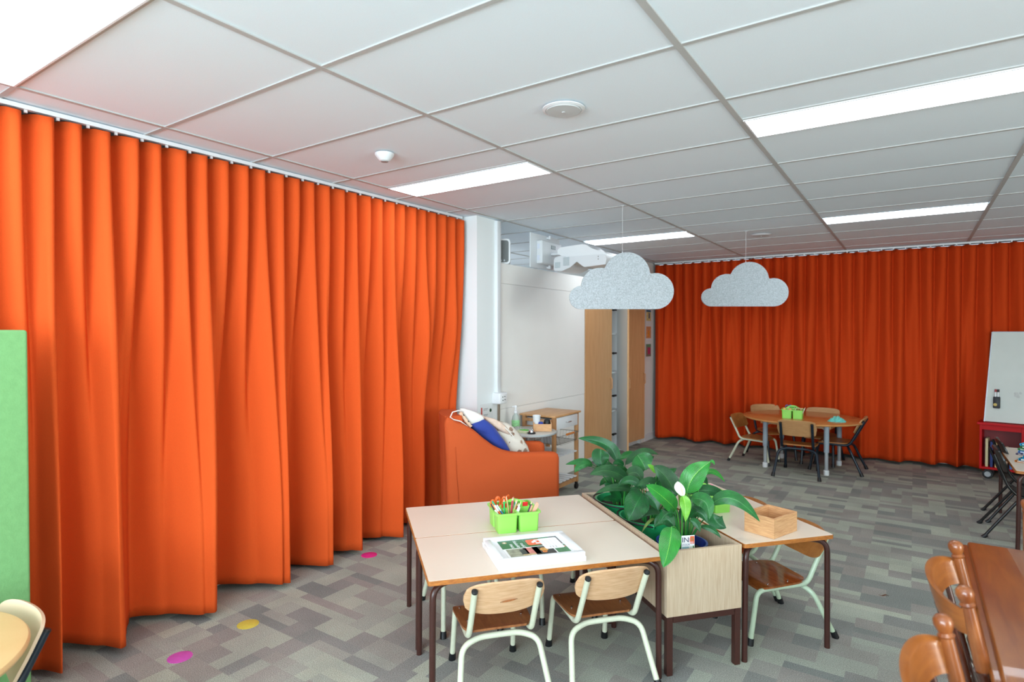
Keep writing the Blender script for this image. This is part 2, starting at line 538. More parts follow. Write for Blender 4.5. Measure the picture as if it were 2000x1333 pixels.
curtain('curtain', 'x', -3.17, 4.2, 8.44,
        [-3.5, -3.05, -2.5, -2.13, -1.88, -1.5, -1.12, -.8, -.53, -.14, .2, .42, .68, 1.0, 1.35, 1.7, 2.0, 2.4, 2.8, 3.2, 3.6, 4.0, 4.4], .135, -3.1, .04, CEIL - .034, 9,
        'long orange curtain, shade put into its colour, across the far wall behind the oval table', -1., .042, .100, M_orange_shade)
def track(a, b, label):
    t = thing('curtain_track', label, 'curtain track', ((a[0] + b[0]) / 2, (a[1] + b[1]) / 2, CEIL - .018))
    al = abs(b[1] - a[1]) > abs(b[0] - a[0])
    Lg = max(abs(b[1] - a[1]), abs(b[0] - a[0]))
    g = G(); g.box((0, 0, .0085), (.028, Lg, .02) if al else (Lg, .028, .02)); obj('rail', g, M_white, t, smooth=False)
    n = int(Lg / .12)
    g = G(); g.box((0, 0, -.008), (.010, .012, .014) if al else (.012, .010, .014))
    first = obj('glider', g, M_white, t, smooth=False)
    for k in range(n):
        q = -Lg / 2 + (k + .5) * Lg / n
        c = first if k == 0 else first.copy()
        if k: COL.objects.link(c); c.parent = t
        c.location = (0, q, 0) if al else (q, 0, 0)
track((-3.315, -1.5), (-3.315, 4.1), 'white ceiling track carrying the left orange curtain')
track((-3.17, 8.44), (4.2, 8.44), 'white ceiling track carrying the far orange curtain')

# ------------------------------------------------------------------ nursery tables
def nursery_table(label, a, b, wu, wv, z, along='u', rz=None, org=None):
    """a,b = near-left corner in the turned frame, wu x wv = size"""
    if org is None:
        t = thing('nursery_table', label, 'table', UV(a + wu / 2, b + wv / 2), TA)
    else:
        t = thing('nursery_table', label, 'table', org, rz)
    g = G()
    g.prism(rrect(wu, wv, .012), .019, Matrix.Translation((0, 0, z - .02)))
    obj('edge_band', g, M_edge, t, label='orange-brown stained timber edge')
    g = G(); g.prism(rrect(wu - .006, wv - .006, .010), .0012, Matrix.Translation((0, 0, z - .001)))
    obj('tabletop', g, M_lam, t)
    r = .0135
    for sy in (-1, 1):
        for sx in (-1, 1):
            if along == 'u':
                x, y = sx * (wu / 2 - .022), sy * (wv / 2 - .022)
                pts = [(x + sx * .004, y, 0), (x, y, z - .036), (x - sx * .11, y - sy * .075, z - .0345), (0, y - sy * .085, z - .0345)]
            else:
                x, y = sx * (wu / 2 - .022), sy * (wv / 2 - .022)
                pts = [(x, y + sy * .004, 0), (x, y, z - .036), (x - sx * .075, y - sy * .11, z - .0345), (x - sx * .085, 0, z - .0345)]
            g = G(); g.tube(fillet(pts, .055, 8), r, 12)
            obj('leg', g, M_brown, t)
    return t
nursery_table('near half of the two pushed-together beige nursery tables, holding the white picture frame', -.004, -.020, 1.066, .524, .562)
nursery_table('far half of the two pushed-together beige nursery tables, nearer the orange armchair', -.004, .507, 1.066, .524, .562)
nursery_table('beige nursery table right of the planter, with the bamboo box on it', 1.487, -.006, .513, 1.05, .570, 'u')

# ------------------------------------------------------------------ planter
t = thing('planter_box', 'pale wood planter box on a brown metal stand, between the nursery tables', 'planter', UV(1.275, .51), TA)
PW, PL, PZ0, PZ1 = .392, 1.035, .272, .572
g = G(); g.box((0, -PL / 2 + .01, (PZ0 + PZ1) / 2), (PW, .018, PZ1 - PZ0), .001); obj('end_panel', g, M_oakv, t, smooth=False)
g = G(); g.box((0, PL / 2 - .01, (PZ0 + PZ1) / 2), (PW, .018, PZ1 - PZ0), .001); obj('end_panel', g, M_oakv, t, smooth=False)
for s in (-1, 1):
    g = G(); g.box((s * (PW / 2 - .009), 0, (PZ0 + PZ1) / 2), (.018, PL - .04, PZ1 - PZ0 - .001), .001); obj('side_panel', g, M_oakv, t, smooth=False)
g = G(); g.box((0, 0, PZ0 + .012), (PW - .036, PL - .04, .012)); obj('floor_board', g, M_oakv, t, smooth=False)
for s in (-1, 1):
    g = G(); g.box((0, s * (PL / 2 - .018), PZ0 - .015), (PW - .07, .028, .03), .002); obj('rail', g, M_brown, t, smooth=False)
    g = G(); g.box((s * (PW / 2 - .018), 0, PZ0 - .015), (.028, PL - .07, .03), .002); obj('rail', g, M_brown, t, smooth=False)
    for q in (-1, 1):
        g = G(); g.box((s * (PW / 2 - .018), q * (PL / 2 - .018), PZ0 / 2), (.03, .03, PZ0), .003); obj('leg', g, M_brown, t, smooth=False)

# ------------------------------------------------------------------ nursery chairs
def seat_f(w0, w1, y0, y1, z, lip=.02, dish=.006):
    def f(u, v):
        # rounded rectangle mapping
        n = 7
        k = (1 - abs(v) ** n * .22 * abs(u) ** n)
        vv = v * (1 - .06 * abs(u) ** n)
        y = y0 + (y1 - y0) * (vv + 1) / 2
        w = (w0 + (w1 - w0) * (vv + 1) / 2) / 2
        x = u * w * k
        zz = z - dish * (1 - u * u) * (1 - v * v)
        fr = max(0., (y - (y1 - .06)) / .06)
        zz -= lip * fr * fr
        rr = max(0., ((y0 + .05) - y) / .05)
        zz += .006 * rr * rr * (1 - .3 * u * u)
        return (x, y, zz)
    return f
def back_f(w, zc, h, y0, tilt, bow, n):
    def f(u, v):
        hh = h / 2 * (1 - abs(u) ** n) ** (1 / n) if abs(u) < 1 else 0
        hh = max(hh, .012)
        z = zc + v * hh
        x = u * w / 2
        y = y0 + bow * u * u - tilt * (z - zc)
        return (x, y, z)
    return f
def make_chair(label, frame_m, seat_m, back_m, square=False):
    t = thing('nursery_chair', label, 'chair')
    g = G(); g.slab(seat_f(.30, .345, -.125, .165, .302), 22, 22, lambda u, v: (0, 0, -.010))
    st = obj('seat', g, seat_m, t, 50)
    for x, y in ((-.135, .11), (.135, .11), (-.122, -.02), (.122, -.02)):
        g = G(); g.lathe([(.005, .301), (.005, .304), (.002, .3055)], 10, Matrix.Translation((x, y, 0))); obj('bolt', g, M_chrome, st)
    n = 5 if square else 3.0
    g = G(); g.slab(back_f(.345, .478, .162 if not square else .158, -.232, .52, .030, n), 36, 12, lambda u, v: (0, .009, .004))
    obj('backrest', g, back_m, t, 50)
    r = .0128
    for s in (-1, 1):
        g = G(); g.tube(fillet([(s * .150, .222, .018), (s * .142, .178, .277), (s * .140, .06, .280)], .045, 7), r, 12)
        lg = obj('leg', g, frame_m, t)
        g = G(); g.tube([(s * .151, .226, 0), (s * .1495, .219, .036)], [.0175, .0155], 14); obj('foot_cap', g, M_black, lg)
        g = G(); g.tube(fillet([(s * .140, .06, .280), (s * .139, -.128, .280), (s * .137, -.168, .36), (s * .137, -.252, .525)], [.05, .03], 7), r, 12)
        ps = obj('back_post', g, frame_m, t)
        g = G(); g.tube([(s * .137, -.2515, .524), (s * .137, -.2545, .530), (s * .137, -.256, .533)], [.0135, .0135, .009], 14); obj('post_cap', g, M_black, ps)
        g = G(); g.tube(fillet([(s * .200, -.240, .018), (s * .168, -.135, .246), (s * .090, -.108, .266), (0, -.106, .266)], [.06, .03], 8), r, 12)
        lg = obj('leg', g, frame_m, t)
        g = G(); g.tube([(s * .2025, -.248, 0), (s * .1985, -.234, .036)], [.0175, .0155], 14); obj('foot_cap', g, M_black, lg)
    return t
V0 = -.024   # small shift of the chair rows against the table edge
ch = make_chair('cream framed nursery chair left at the near table edge, knot on its pale backrest', M_cream, M_seat, M_ply)
ch.location = UV(.312, .170); ch.rotation_euler = (0, 0, TA)
# knot in the birch back
g = G(); g.slab(lambda u, v: (u * .036 + .01, -.2405 + .030 * ((u * .036 + .01) / .1725) ** 2 - .52 * (v * .005 - .012 + .004 * u), .466 + v * .005 * (1 - u * u) ** .5 + .004 * u), 10, 4, lambda u, v: (0, -.0004, 0))
bk = [c for c in ch.children if c.name.startswith('backrest')][0]
obj('knot', g, mat('knot_brown', (186, 112, 62), .5, noise=(90, .15)), bk)
CH = ch
def place(base, a, b, rot, label, group=None, s=None):
    return dup(base, UV(a, b), TA + rot, label, group, s)
CH2 = make_chair('cream framed nursery chair next to the planter on the near table side', M_cream, M_seat, M_ply)
CH2.location = UV(.800, .170); CH2.rotation_euler = (0, 0, TA)
_f1 = place(CH2, .30, .825, pi, 'nursery chair tucked under the far side of the joined tables, near their left end')
_f2 = place(CH2, .835, .830, pi, 'nursery chair tucked under the far side of the joined tables, close to the planter')
for _c in (_f1, _f2): _c.scale = (1, 1, .955)
CM = make_chair('mint green framed nursery chair with a glossy brown seat under the right-hand table', M_mint, M_seat2, M_seat3)
CM.location = UV(1.85, .285); CM.rotation_euler = (0, 0, TA + pi / 2)
_d = place(CM, 1.855, .72, pi / 2, 'nursery chair at the right-hand table, behind the bamboo box, mostly hidden')

for _c in (CM, _d): _c.scale = (1, 1, .955)
CN = make_chair('navy framed nursery chair in front of the oval table, its back to the camera', M_navy, M_seat3, M_back3, True)
CN.location = (-1.045, 7.225, 0); CN.rotation_euler = (0, 0, radians(2)); CN.scale = (1.12,) * 3
dup(CN, (-.72, 7.68, 0), radians(88), 'navy framed nursery chair at the right end of the oval table', None, 1.12)
dup(CN, (-1.46, 8.05, 0), radians(-145), 'navy framed nursery chair behind the oval table, left one of the two by the curtain', None, 1.12)
dup(CN, (-.93, 8.02, 0), radians(180), 'navy framed nursery chair behind the oval table, right one of the two by the curtain', None, 1.12)
CC = make_chair('cream framed nursery chair at the left end of the oval table', M_cream, M_seat3, M_seat3, True)
CC.location = (-1.585, 7.63, 0); CC.rotation_euler = (0, 0, radians(-102))

# chair at the round table, bottom left
CP = make_chair('navy framed nursery chair with a pale back at the round table, bottom left corner', M_navy, M_seat3, mat('pale_back', (216, 188, 158), .4), True)
CP.location = (-2.53, .475, 0); CP.rotation_euler = (0, 0, pi); CP.scale = (1.1,) * 3

# ------------------------------------------------------------------ round activity table (bottom left)
t = thing('round_table', 'tan round-edged activity table cut off at the bottom left corner', 'table', (-2.43, .285, 0))
g = G(); g.lathe([(.395, .595), (.418, .600), (.424, .608), (.424, .614), (.418, .622), (.40, .624)], 64); obj('tabletop', g, wood('tan_top', (222, 184, 132), (214, 172, 118), .4, 2, (2, 2, 2)), t)
for a in (45, 135, 225, 315):
    g = G(); g.cyl((.3 * cos(radians(a)), .3 * sin(radians(a)), 0), (.3 * cos(radians(a)), .3 * sin(radians(a)), .6), .016); obj('leg', g, M_alu, t)

# green felt screen at the left edge
t = thing('felt_screen', 'light green felt covered screen panel at the left edge', 'screen', (-3.0, .21, 0))
g = G(); g.box((-.02, 0, .80), (.045, 1.38, 1.56), .012, seg=3); obj('panel', g, M_green, t)
for s in (-.55, .55):
    g = G(); g.box((-.02, s, .012), (.3, .05, .022), .004); obj('foot', g, M_blacksat, t)

# ------------------------------------------------------------------ oval table far away
t = thing('oval_table', 'honey brown oval table with silver legs in front of the far curtain', 'table', (-1.08, 7.66, 0), radians(-6))
a_, b_, zt = .645, .60, .58
g = G()
vs = []; fs = []; n = 72
prof = [(.965, -.026), (.992, -.022), (1, -.013), (.995, -.004), (.975, 0)]
for k, z in prof:
    for i in range(n):
        an = 2 * pi * i / n
        vs.append((a_ * k * cos(an), b_ * k * sin(an), zt + z))
for r in range(len(prof) - 1):
    for i in range(n): fs.append((r * n + i, r * n + (i + 1) % n, (r + 1) * n + (i + 1) % n, (r + 1) * n + i))
fs += [tuple(range(n))[::-1], tuple((len(prof) - 1) * n + i for i in range(n))]
g.add(vs, fs); obj('tabletop', g, wood('honey_top', (204, 144, 84), (190, 128, 68), .25, 2, (3, 3, 3), coat=.3), t)
g = G()
for c, d in (((0, -.30, zt - .05), (.74, .02, .05)), ((0, .30, zt - .05), (.74, .02, .05)), ((-.36, 0, zt - .05), (.02, .58, .05)), ((.36, 0, zt - .05), (.02, .58, .05))):
    g.box(c, d, .002)
obj('apron', g, M_back3, t, smooth=False)
for x, y in ((-.31, -.33), (.33, -.31), (.33, .32), (-.31, .32)):
    g = G(); g.cyl((x, y, .25), (x, y, zt - .03), .027, 20)
    lg = obj('leg', g, mat('pale_blue_grey_tube', (150, 162, 172), .4), t)
    g = G(); g.cyl((x, y, .04), (x, y, .26), .020, 18); obj('inner_tube', g, M_alu, lg)
    g = G(); g.lathe([(.027, 0), (.029, .01), (.029, .05), (.024, .056)], 20, Matrix.Translation((x, y, 0))); obj('foot_cap', g, M_white, lg)
    g = G(); g.tube([(x, y, .48), (x * .72, y, zt - .035)], .004, 6); obj('brace', g, M_alu, lg)

# ------------------------------------------------------------------ table and black chairs at the right edge
t = nursery_table('nursery table at the right edge with brown legs and a pile of coloured folders', 0, 0, 1.10, .60, .575, 'v', rz=pi / 2, org=(.915, 6.10, 0))
def black_chair(label, loc):
    t = thing('stacking_chair', label, 'chair', loc, -pi / 2)
    r = .0105
    g = G(); g.slab(seat_f(.34, .36, -.15, .19, .345, .03, .01), 16, 16, lambda u, v: (0, 0, -.011)); obj('seat', g, mat('charcoal_seat', (34, 33, 32), .5), t, 50)
    g = G(); g.slab(back_f(.36, .585, .17, -.255, .35, .03, 5), 24, 8, lambda u, v: (0, .01, .003)); obj('backrest', g, mat('black_back', (26, 28, 26), .32), t, 50)
    for s in (-1, 1):
        g = G(); g.tube(fillet([(s * .165, .14, .335), (s * .165, -.13, .325), (s * .165, -.20, .40), (s * .165, -.285, .64)], [.06, .04], 7), r, 10); obj('back_post', g, M_blacksat, t)
        g = G(); g.tube([(s * .165, -.13, .322), (s * .200, -.34, .012)], r, 10); lg = obj('leg', g, M_blacksat, t)
        g = G(); g.tube([(s * .1985, -.326, .024), (s * .2015, -.352, 0)], .0145, 12); obj('foot_cap', g, M_black, lg)
        g = G(); g.tube([(s * .165, .0, .322), (s * .185, .25, .012)], r, 10); lg = obj('leg', g, M_blacksat, t)
        g = G(); g.tube([(s * .184, .24, .024), (s * .1855, .262, 0)], .0145, 12); obj('foot_cap', g, M_black, lg)
    return t
bc = black_chair('black stacking chair at the right edge table, the one nearer the camera', (.80, 5.97, 0))
dup(bc, (.86, 6.44, 0), -pi / 2, 'black stacking chair at the right edge table, the one nearer the red shelf')

fold = [((206, 120, 40), .355), ((18, 150, 190), .35), ((24, 158, 196), .34), ((112, 100, 128), .345), ((96, 70, 110), .34), ((60, 120, 190), .33), ((70, 150, 88), .34), ((66, 160, 92), .33), ((54, 120, 66), .32), ((22, 168, 214), .34)]
fl = ['orange card folder, lowest of the pile on the right edge table', 'teal folder lying second from the bottom of the pile', 'lighter teal folder in the lower part of the pile', 'grey mauve folder in the middle of the pile', 'purple folder just above the grey mauve one', 'blue folder under the green ones in the pile', 'green folder, lowest of the green ones', 'green folder in the middle of the green ones', 'dark green folder under the topmost blue one', 'bright blue folder on top of the pile at the right edge']
z = .576
for i, ((c, wd), lb) in enumerate(zip(fold, fl)):
    th = .013 if i not in (1, 2) else .018
    t = thing('folder', lb, 'folder', (.855 + .008 * ((i * 7) % 5 - 2), 5.98 + .012 * ((i * 5) % 4 - 1.5), z), radians(-20 + ((i * 37) % 11 - 5) * 1.6), 'folders on the right edge table')
    m = mat('folder_%d' % i, c, .5)
    g = G(); g.box((0, 0, .0012), (.30, .24, .0022)); g.box((0, 0, th - .0012), (.30, .24, .0022)); g.box((-.15, 0, th / 2), (.003, .24, th)); obj('cover', g, m, t, smooth=False)
    g = G(); g.box((.004, 0, th / 2), (.285, .225, th - .005)); obj('pages', g, mat('paper', (212, 210, 204), .8), t, smooth=False)
    z += th + .0004

# ------------------------------------------------------------------ red book trolley with the easel board
RZ = radians(-10)
t = thing('book_trolley', 'red open cubby trolley on castors under the whiteboard easel, right edge', 'shelf unit', (.593, 8.10, 0), RZ)
g = G(); g.box((.70, .11, .117), (1.40, .22, .022), .002); obj('base_board', g, M_red, t, smooth=False)
g = G(); g.box((.70, .105, .593), (1.44, .25, .024), .003); obj('top_board', g, M_red, t, smooth=False)
g = G(); g.box((.70, .02, .555), (1.38, .018, .055)); obj('front_rail', g, M_red, t, smooth=False)
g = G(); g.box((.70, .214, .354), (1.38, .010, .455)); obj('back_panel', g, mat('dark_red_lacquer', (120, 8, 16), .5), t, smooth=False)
for k in range(5):
    g = G(); g.box((.011 + k * .3445, .105, .3545), (.02, .208, .453), .001); obj('divider', g, M_red, t, smooth=False)
for x in (.07, 1.33):
    for y in (.04, .18):
        T = Matrix.Translation((x, y, .048)) @ Matrix.Rotation(pi / 2, 4, 'X')
        g = G(); g.lathe([(.030, -.014), (.046, -.013), (.048, -.006), (.048, .006), (.046, .013), (.030, .014)], 28, T)
        cw = obj('castor', g, M_black, t)
        g = G(); g.lathe([(.028, -.016), (.028, .016)], 20, T); obj('hub', g, M_alu, cw)
        g = G(); g.box((x, y + .0, .095), (.05, .045, .012)); obj('castor_plate', g, M_blacksat, cw, smooth=False)
RT = Matrix.Translation((.593, 8.10, 0)) @ Matrix.Rotation(RZ, 4, 'Z')
def rloc(p): return RT @ Vector(p)
t = thing('easel_board', 'white magnetic board leaning back on the red trolley, right edge', 'whiteboard', rloc((.03, .05, .606)), RZ)
lean = radians(7)
RM = Matrix.Rotation(-lean, 4, 'X')
def tilt(g): g.v = [RM @ q for q in g.v]; return g
g = G(); g.prism([(.01, .008), (1.31, .008), (1.31, .972), (.058, .972)], .010, Matrix.Translation((0, .011, 0)) @ RX); obj('board', tilt(g), mat('easel_white', (194, 197, 190), .4, noise=(5, .03)), t, smooth=False)
g = G(); g.prism([(.000, .004), (.011, .004), (.059, .976), (.049, .976)], .013, Matrix.Translation((0, .0125, 0)) @ RX); obj('edge_strip', tilt(g), M_alu, t, smooth=False)
g = G(); g.box((.688, .006, .976), (1.26, .013, .008), .002); obj('edge_strip', tilt(g), M_alu, t, smooth=False)
g = G(); g.box((.12, .24, .30), (.03, .02, .60)); g.v = [Matrix.Rotation(lean * .9, 4, 'X') @ (q - Vector((0, .24, 0))) + Vector((0, .185, 0)) for q in g.v]; obj('back_strut', g, M_red, t, smooth=False)
g = G()
rs = random.Random(2)
for _k in range(9): g.slab(lambda u, v, a=rs.uniform(-.022, .022), b=rs.uniform(-.03, .03), c=rs.uniform(.006, .016): (.275 + a + u * c * sqrt(max(0, 1 - v * v)), .0008 - .00005 * _k, .30 + b + v * c * 1.2), 6, 6, lambda u, v: (0, -.0005, 0))
m = mat('marker_smudge', (178, 178, 174), .5, noise=(60, .10)); obj('smudge', tilt(g), m, t, smooth=False)
p0 = rloc((.03, .05, .606)); 
t = thing('marker_pocket', 'small black pen pocket stuck on the white easel board', 'pen holder', p0, RZ)
g = G(); g.box((.106, -.016, .215), (.060, .026, .125), .008); obj('pocket', tilt(g), mat('pocket_black', (20, 20, 28), .5), t)
g = G(); g.lathe([(.016, 0), (.016, .002)], 20, Matrix.Translation((.096, -.0295, .190)) @ RX); obj('round_sticker', tilt(g), mat('yellow_sticker', (196, 170, 90), .6), t)
for x, cc_, lb in ((.096, (150, 24, 36), 'whiteboard marker with a red cap in the black pocket'), (.118, (22, 22, 26), 'whiteboard marker with a black cap in the black pocket')):
    k = thing('marker_pen', lb, 'marker', p0, RZ)
    g = G(); g.cyl((x, -.018, .26), (x, -.018, .325), .009); obj('barrel', tilt(g), M_white, k)
    g = G(); g.cyl((x, -.018, .325), (x, -.018, .355), .010); obj('cap', tilt(g), mat('cap_%d' % cc_[0], cc_, .4), k)
# books in the cubbies
rnd = random.Random(3)
bl = ['tall cream picture book in the left cubby of the red trolley', 'dark blue book in the left cubby of the red trolley', 'pale yellow book in the left cubby of the red trolley', 'grey-brown book lying on the cubby floor of the red trolley', 'white and orange book leaning in the left cubby of the red trolley', 'blue and white book beside the leaning one in the red trolley']
bc_ = [(206, 190, 150), (30, 50, 110), (198, 180, 120), (150, 140, 124), (214, 170, 140), (70, 110, 170)]
for i in range(6):
    x = .06 + .040 * i if i != 3 else .43
    hgt = [.30, .27, .26, .03, .22, .20][i]
    o = rloc((x, .11, .1285))
    t = thing('picture_book', bl[i], 'book', o, RZ, 'books in the red trolley')
    if i == 3:
        g = G(); g.box((.04, 0, .016), (.2, .16, .03), .002)
    else:
        g = G(); g.box((.0, 0, hgt / 2), (.022, .16, hgt), .001)
    obj('cover', g, mat('bookc%d' % i, bc_[i], .6), t, smooth=False)

# ------------------------------------------------------------------ armchair
AF = Vector((.7061, .7081, 0)); AS = Vector((-AF.y, AF.x, 0)); AA = Vector((-2.295, 4.062, 0))
aang = math.atan2(AF.y, AF.x)
t = thing('armchair', 'orange upholstered armchair in profile with bags piled on it, in front of the pillar', 'armchair', AA, aang)
# local x = facing, y = towards the far arm
prof = [(-.870, .04), (-.885, .30), (-.893, .60), (-.905, .885), (-.885, .925), (-.857, .917), (-.823, .892), (-.756, .866), (-.674, .815), (-.603, .752), (-.524, .691), (-.452, .655), (-.383, .637),
        (-.302, .629), (-.20, .628), (-.10, .628), (-.035, .622), (-.008, .606), (0, .575), (0, .30), (0, .04)]
def side_panel(y0, y1, flip):
    g = G(); n = len(prof)
    cx, cz = -.44, .35
    ys = [y0, y0, y0 + (y1 - y0) * .12, y0 + (y1 - y0) * .3, y0 + (y1 - y0) * .7, y0 + (y1 - y0) * .88, y1, y1]
    k_ = [.0, .962, .988, 1, 1, .988, .962, 0.]
    vs = []; fs = []
    for y, k in list(zip(ys, k_))[1:-1]:
        for x, z in prof:
            dx, dz = x - cx, z - cz
            l = sqrt(dx * dx + dz * dz); q = (l - (1 - k) * .9) / l if z > .045 else 1
            vs.append((cx + dx * q, y, cz + dz * q))
    R = len(ys) - 2
    for r in range(R - 1):
        for i in range(n):
            fs.append((r * n + i, r * n + (i + 1) % n, (r + 1) * n + (i + 1) % n, (r + 1) * n + i))
    fs.append(tuple(range(n))[::-1]); fs.append(tuple((R - 1) * n + i for i in range(n)))
    return g.add(vs, fs)
obj('side', side_panel(0, .095, 0), M_uphol, t, 60)
obj('side', side_panel(.465, .56, 1), M_uphol, t, 60)
g = G(); g.slab(lambda u, v: (-.895 + .035 * (1 - v) * .3 - .03 * (1 - u * u), .28 + u * .20, .49 + v * .435), 10, 10, lambda u, v: (.13 + .10 * (1 - v) / 2, 0, 0)); obj('back', g, M_uphol, t, 60)
g = G(); g.box((-.385, .28, .385), (.76, .37, .16), .04, seg=4); obj('seat_cushion', g, M_uphol, t, 60)
g = G(); g.box((-.42, .28, .18), (.80, .38, .24), .01); obj('seat_base', g, M_uphol, t, 60)
g = G(); g.tube([(-.770, -.003, .09), (-.800, -.003, .30), (-.815, -.003, .50), (-.822, -.001, .70)], .004, 6); obj('seam_piping', g, M_uphol, t)
for x, y in ((-.82, .05), (-.05, .05), (-.05, .51), (-.82, .51)):
    g = G(); g.cyl((x, y, 0), (x, y, .05), .018, 12); obj('foot', g, M_blacksat, t)

def pillow(poly, y0, half, dents=0., seed=1, sub=3):
    """inflated closed shape from an outline in the armchair's x/z plane"""
    rnd = random.Random(seed)
    P = [Vector((x, z)) for x, z in poly]
    for _ in range(2):
        Q = []
        for i in range(len(P)):
            a, b = P[i], P[(i + 1) % len(P)]
            Q += [a * .75 + b * .25, a * .25 + b * .75]
        P = Q
    c = sum(P, Vector((0, 0))) / len(P)
    n = len(P); g = G(); vs = []; fs = []
    ts = [1, .97, .9, .78, .62, .44, .24]
    ph = [rnd.uniform(0, 6) for _ in range(6)]
    def off(p, t):
        w_ = sin(38 * p.x + 9 * p.y + ph[0]) * .5 + sin(17 * p.x - 31 * p.y + ph[1]) * .5 + .5 * sin(61 * p.y + 22 * p.x + ph[2])
        return half * sqrt(max(0, 1 - t ** 2.4)) + dents * w_ * (1 - t ** 3)
    for sgn in (-1, 1):
        base = len(vs)
        for t_ in ts:
            for p in P:
                q = c + (p - c) * t_
                vs.append((q.x, y0 + sgn * off(q, t_), q.y))
        vs.append((c.x, y0 + sgn * off(c, 0), c.y))
        for r in range(len(ts) - 1):
            for i in range(n):
                fs.append((base + r * n + i, base + r * n + (i + 1) % n, base + (r + 1) * n + (i + 1) % n, base + (r + 1) * n + i))
        l = base + (len(ts) - 1) * n
        for i in range(n): fs.append((l + i, l + (i + 1) % n, base + len(ts) * n))
    m = len(ts) * n + 1
    for i in range(n): fs.append((i, (i + 1) % n, m + (i + 1) % n, m + i))
    return g.add(vs, fs)
M_navycloth = mat('blue_cloth', (38, 62, 150), .8, sheen=.2, noise=(8, .12), bump=(40, .3))
M_whitecloth = mat('white_cloth', (236, 234, 226), .85, sheen=.2, bump=(50, .25))
M_creamcloth = bpy.data.materials.new('printed_cloth'); M_creamcloth.use_nodes = True
def printed(m, base, cols, scale, thr):
    nt = m.node_tree; b = nt.nodes['Principled BSDF']; L = nt.links.new
    b.inputs['Roughness'].default_value = .85
    tc = nt.nodes.new('ShaderNodeTexCoord')
    vo = nt.nodes.new('ShaderNodeTexVoronoi'); vo.inputs['Scale'].default_value = scale; vo.inputs['Randomness'].default_value = .55; L(tc.outputs['Object'], vo.inputs[0])
    no = nt.nodes.new('ShaderNodeTexNoise'); no.inputs['Scale'].default_value = scale * 5; no.inputs['Detail'].default_value = 3; L(tc.outputs['Object'], no.inputs[0])
    r = nt.nodes.new('ShaderNodeValToRGB'); e = r.color_ramp.elements
    while len(e) < len(cols): e.new(.5)
    for i, c in enumerate(cols): e[i].position = .35 + .3 * i / (len(cols) - 1); e[i].color = lin(c) + (1,)
    L(no.outputs[0], r.inputs[0])
    ad = nt.nodes.new('ShaderNodeMath'); ad.operation = 'MULTIPLY_ADD'; ad.inputs[1].default_value = .5; L(no.outputs[0], ad.inputs[0]); L(vo.outputs['Distance'], ad.inputs[2])
    lt = nt.nodes.new('ShaderNodeMath'); lt.operation = 'LESS_THAN'; lt.inputs[1].default_value = thr; L(ad.outputs[0], lt.inputs[0])
    mx = nt.nodes.new('ShaderNodeMix'); mx.data_type = 'RGBA'; L(lt.outputs[0], mx.inputs[0]); mx.inputs[6].default_value = lin(base) + (1,); L(r.outputs[0], mx.inputs[7])
    L(mx.outputs[2], b.inputs['Base Color'])
printed(M_creamcloth, (226, 218, 204), [(120, 84, 66), (206, 168, 140), (90, 104, 96), (196, 120, 96)], 17, .60)
M_peach = mat('peach_cloth', (222, 196, 176), .85, noise=(30, .10), bump=(60, .4))

white = [(-.776, .962), (-.758, .975), (-.688, .955), (-.622, .928), (-.570, .89), (-.585, .86), (-.64, .84), (-.696, .833), (-.735, .890)]
navy = [(-.700, .835), (-.670, .862), (-.615, .880), (-.585, .884), (-.555, .868), (-.492, .815), (-.455, .758), (-.402, .69), (-.353, .600), (-.42, .58), (-.548, .68), (-.659, .785)]
cream = [(-.616, .923), (-.562, .885), (-.512, .858), (-.416, .836), (-.35, .818), (-.291, .768), (-.24, .701), (-.197, .642), (-.165, .555), (-.20, .49), (-.33, .49), (-.42, .60), (-.48, .70), (-.55, .80)]
peach = [(-.600, .905), (-.526, .880), (-.470, .867), (-.376, .800), (-.338, .725), (-.395, .745), (-.470, .785), (-.530, .835)]
t = thing('drawstring_bag', 'white and royal blue drawstring bag slumped against the back of the orange armchair', 'bag', AA, aang)
obj('upper_panel', pillow(white, .17, .030, .004, 2), M_whitecloth, t, 80)
obj('lower_panel', pillow(navy, .17, .050, .006, 4), M_navycloth, t, 80)
g = G()
cordp = [(-.745, .10, .955), (-.79, .06, .968), (-.838, .05, .958), (-.856, .05, .920), (-.835, .05, .902), (-.775, .06, .885), (-.715, .09, .835)]
pts = []
for i in range(len(cordp) - 1): pts += bez(cordp[i], (Vector(cordp[i]) + Vector(cordp[i + 1])) / 2, cordp[i + 1], 3)[:-1]
g.tube(pts + [Vector(cordp[-1])], .0045, 8); obj('cord', g, M_whitecloth, t)
g = G(); pts = [Vector((-.775 + .085 * k / 9, .118, .945 - .115 * k / 9)) for k in range(10)]
g.tube(pts, [.012 + .004 * (k % 2) for k in range(10)], 10); obj('gathered_edge', g, mat('rolled_hem', (232, 196, 166), .8), t, 80)
for k in (0, 1):
    g = G(); g.box((-.752 + .036 * k, .122, .925 - .049 * k), (.012, .026, .03), .002, Matrix.Rotation(radians(-50), 3, 'Y')); obj('dark_stripe', g, mat('stripe_navy', (18, 36, 62), .8), t)
t = thing('cloth_bag', 'cream cloth bag with small animal prints, lying behind the blue one on the armchair', 'bag', AA, aang)
obj('body', pillow(cream, .315, .080, .007, 7), M_creamcloth, t, 80)
t = thing('cloth_bag', 'peach gathered cloth bag squeezed between the blue bag and the cream bag', 'bag', AA, aang)
obj('body', pillow(peach, .245, .028, .008, 9), M_peach, t, 80)
g = G(); g.tube(bez((-.40, .215, .80), (-.36, .205, .765), (-.325, .205, .715), 6), .004, 6); obj('cord', g, M_whitecloth, t)

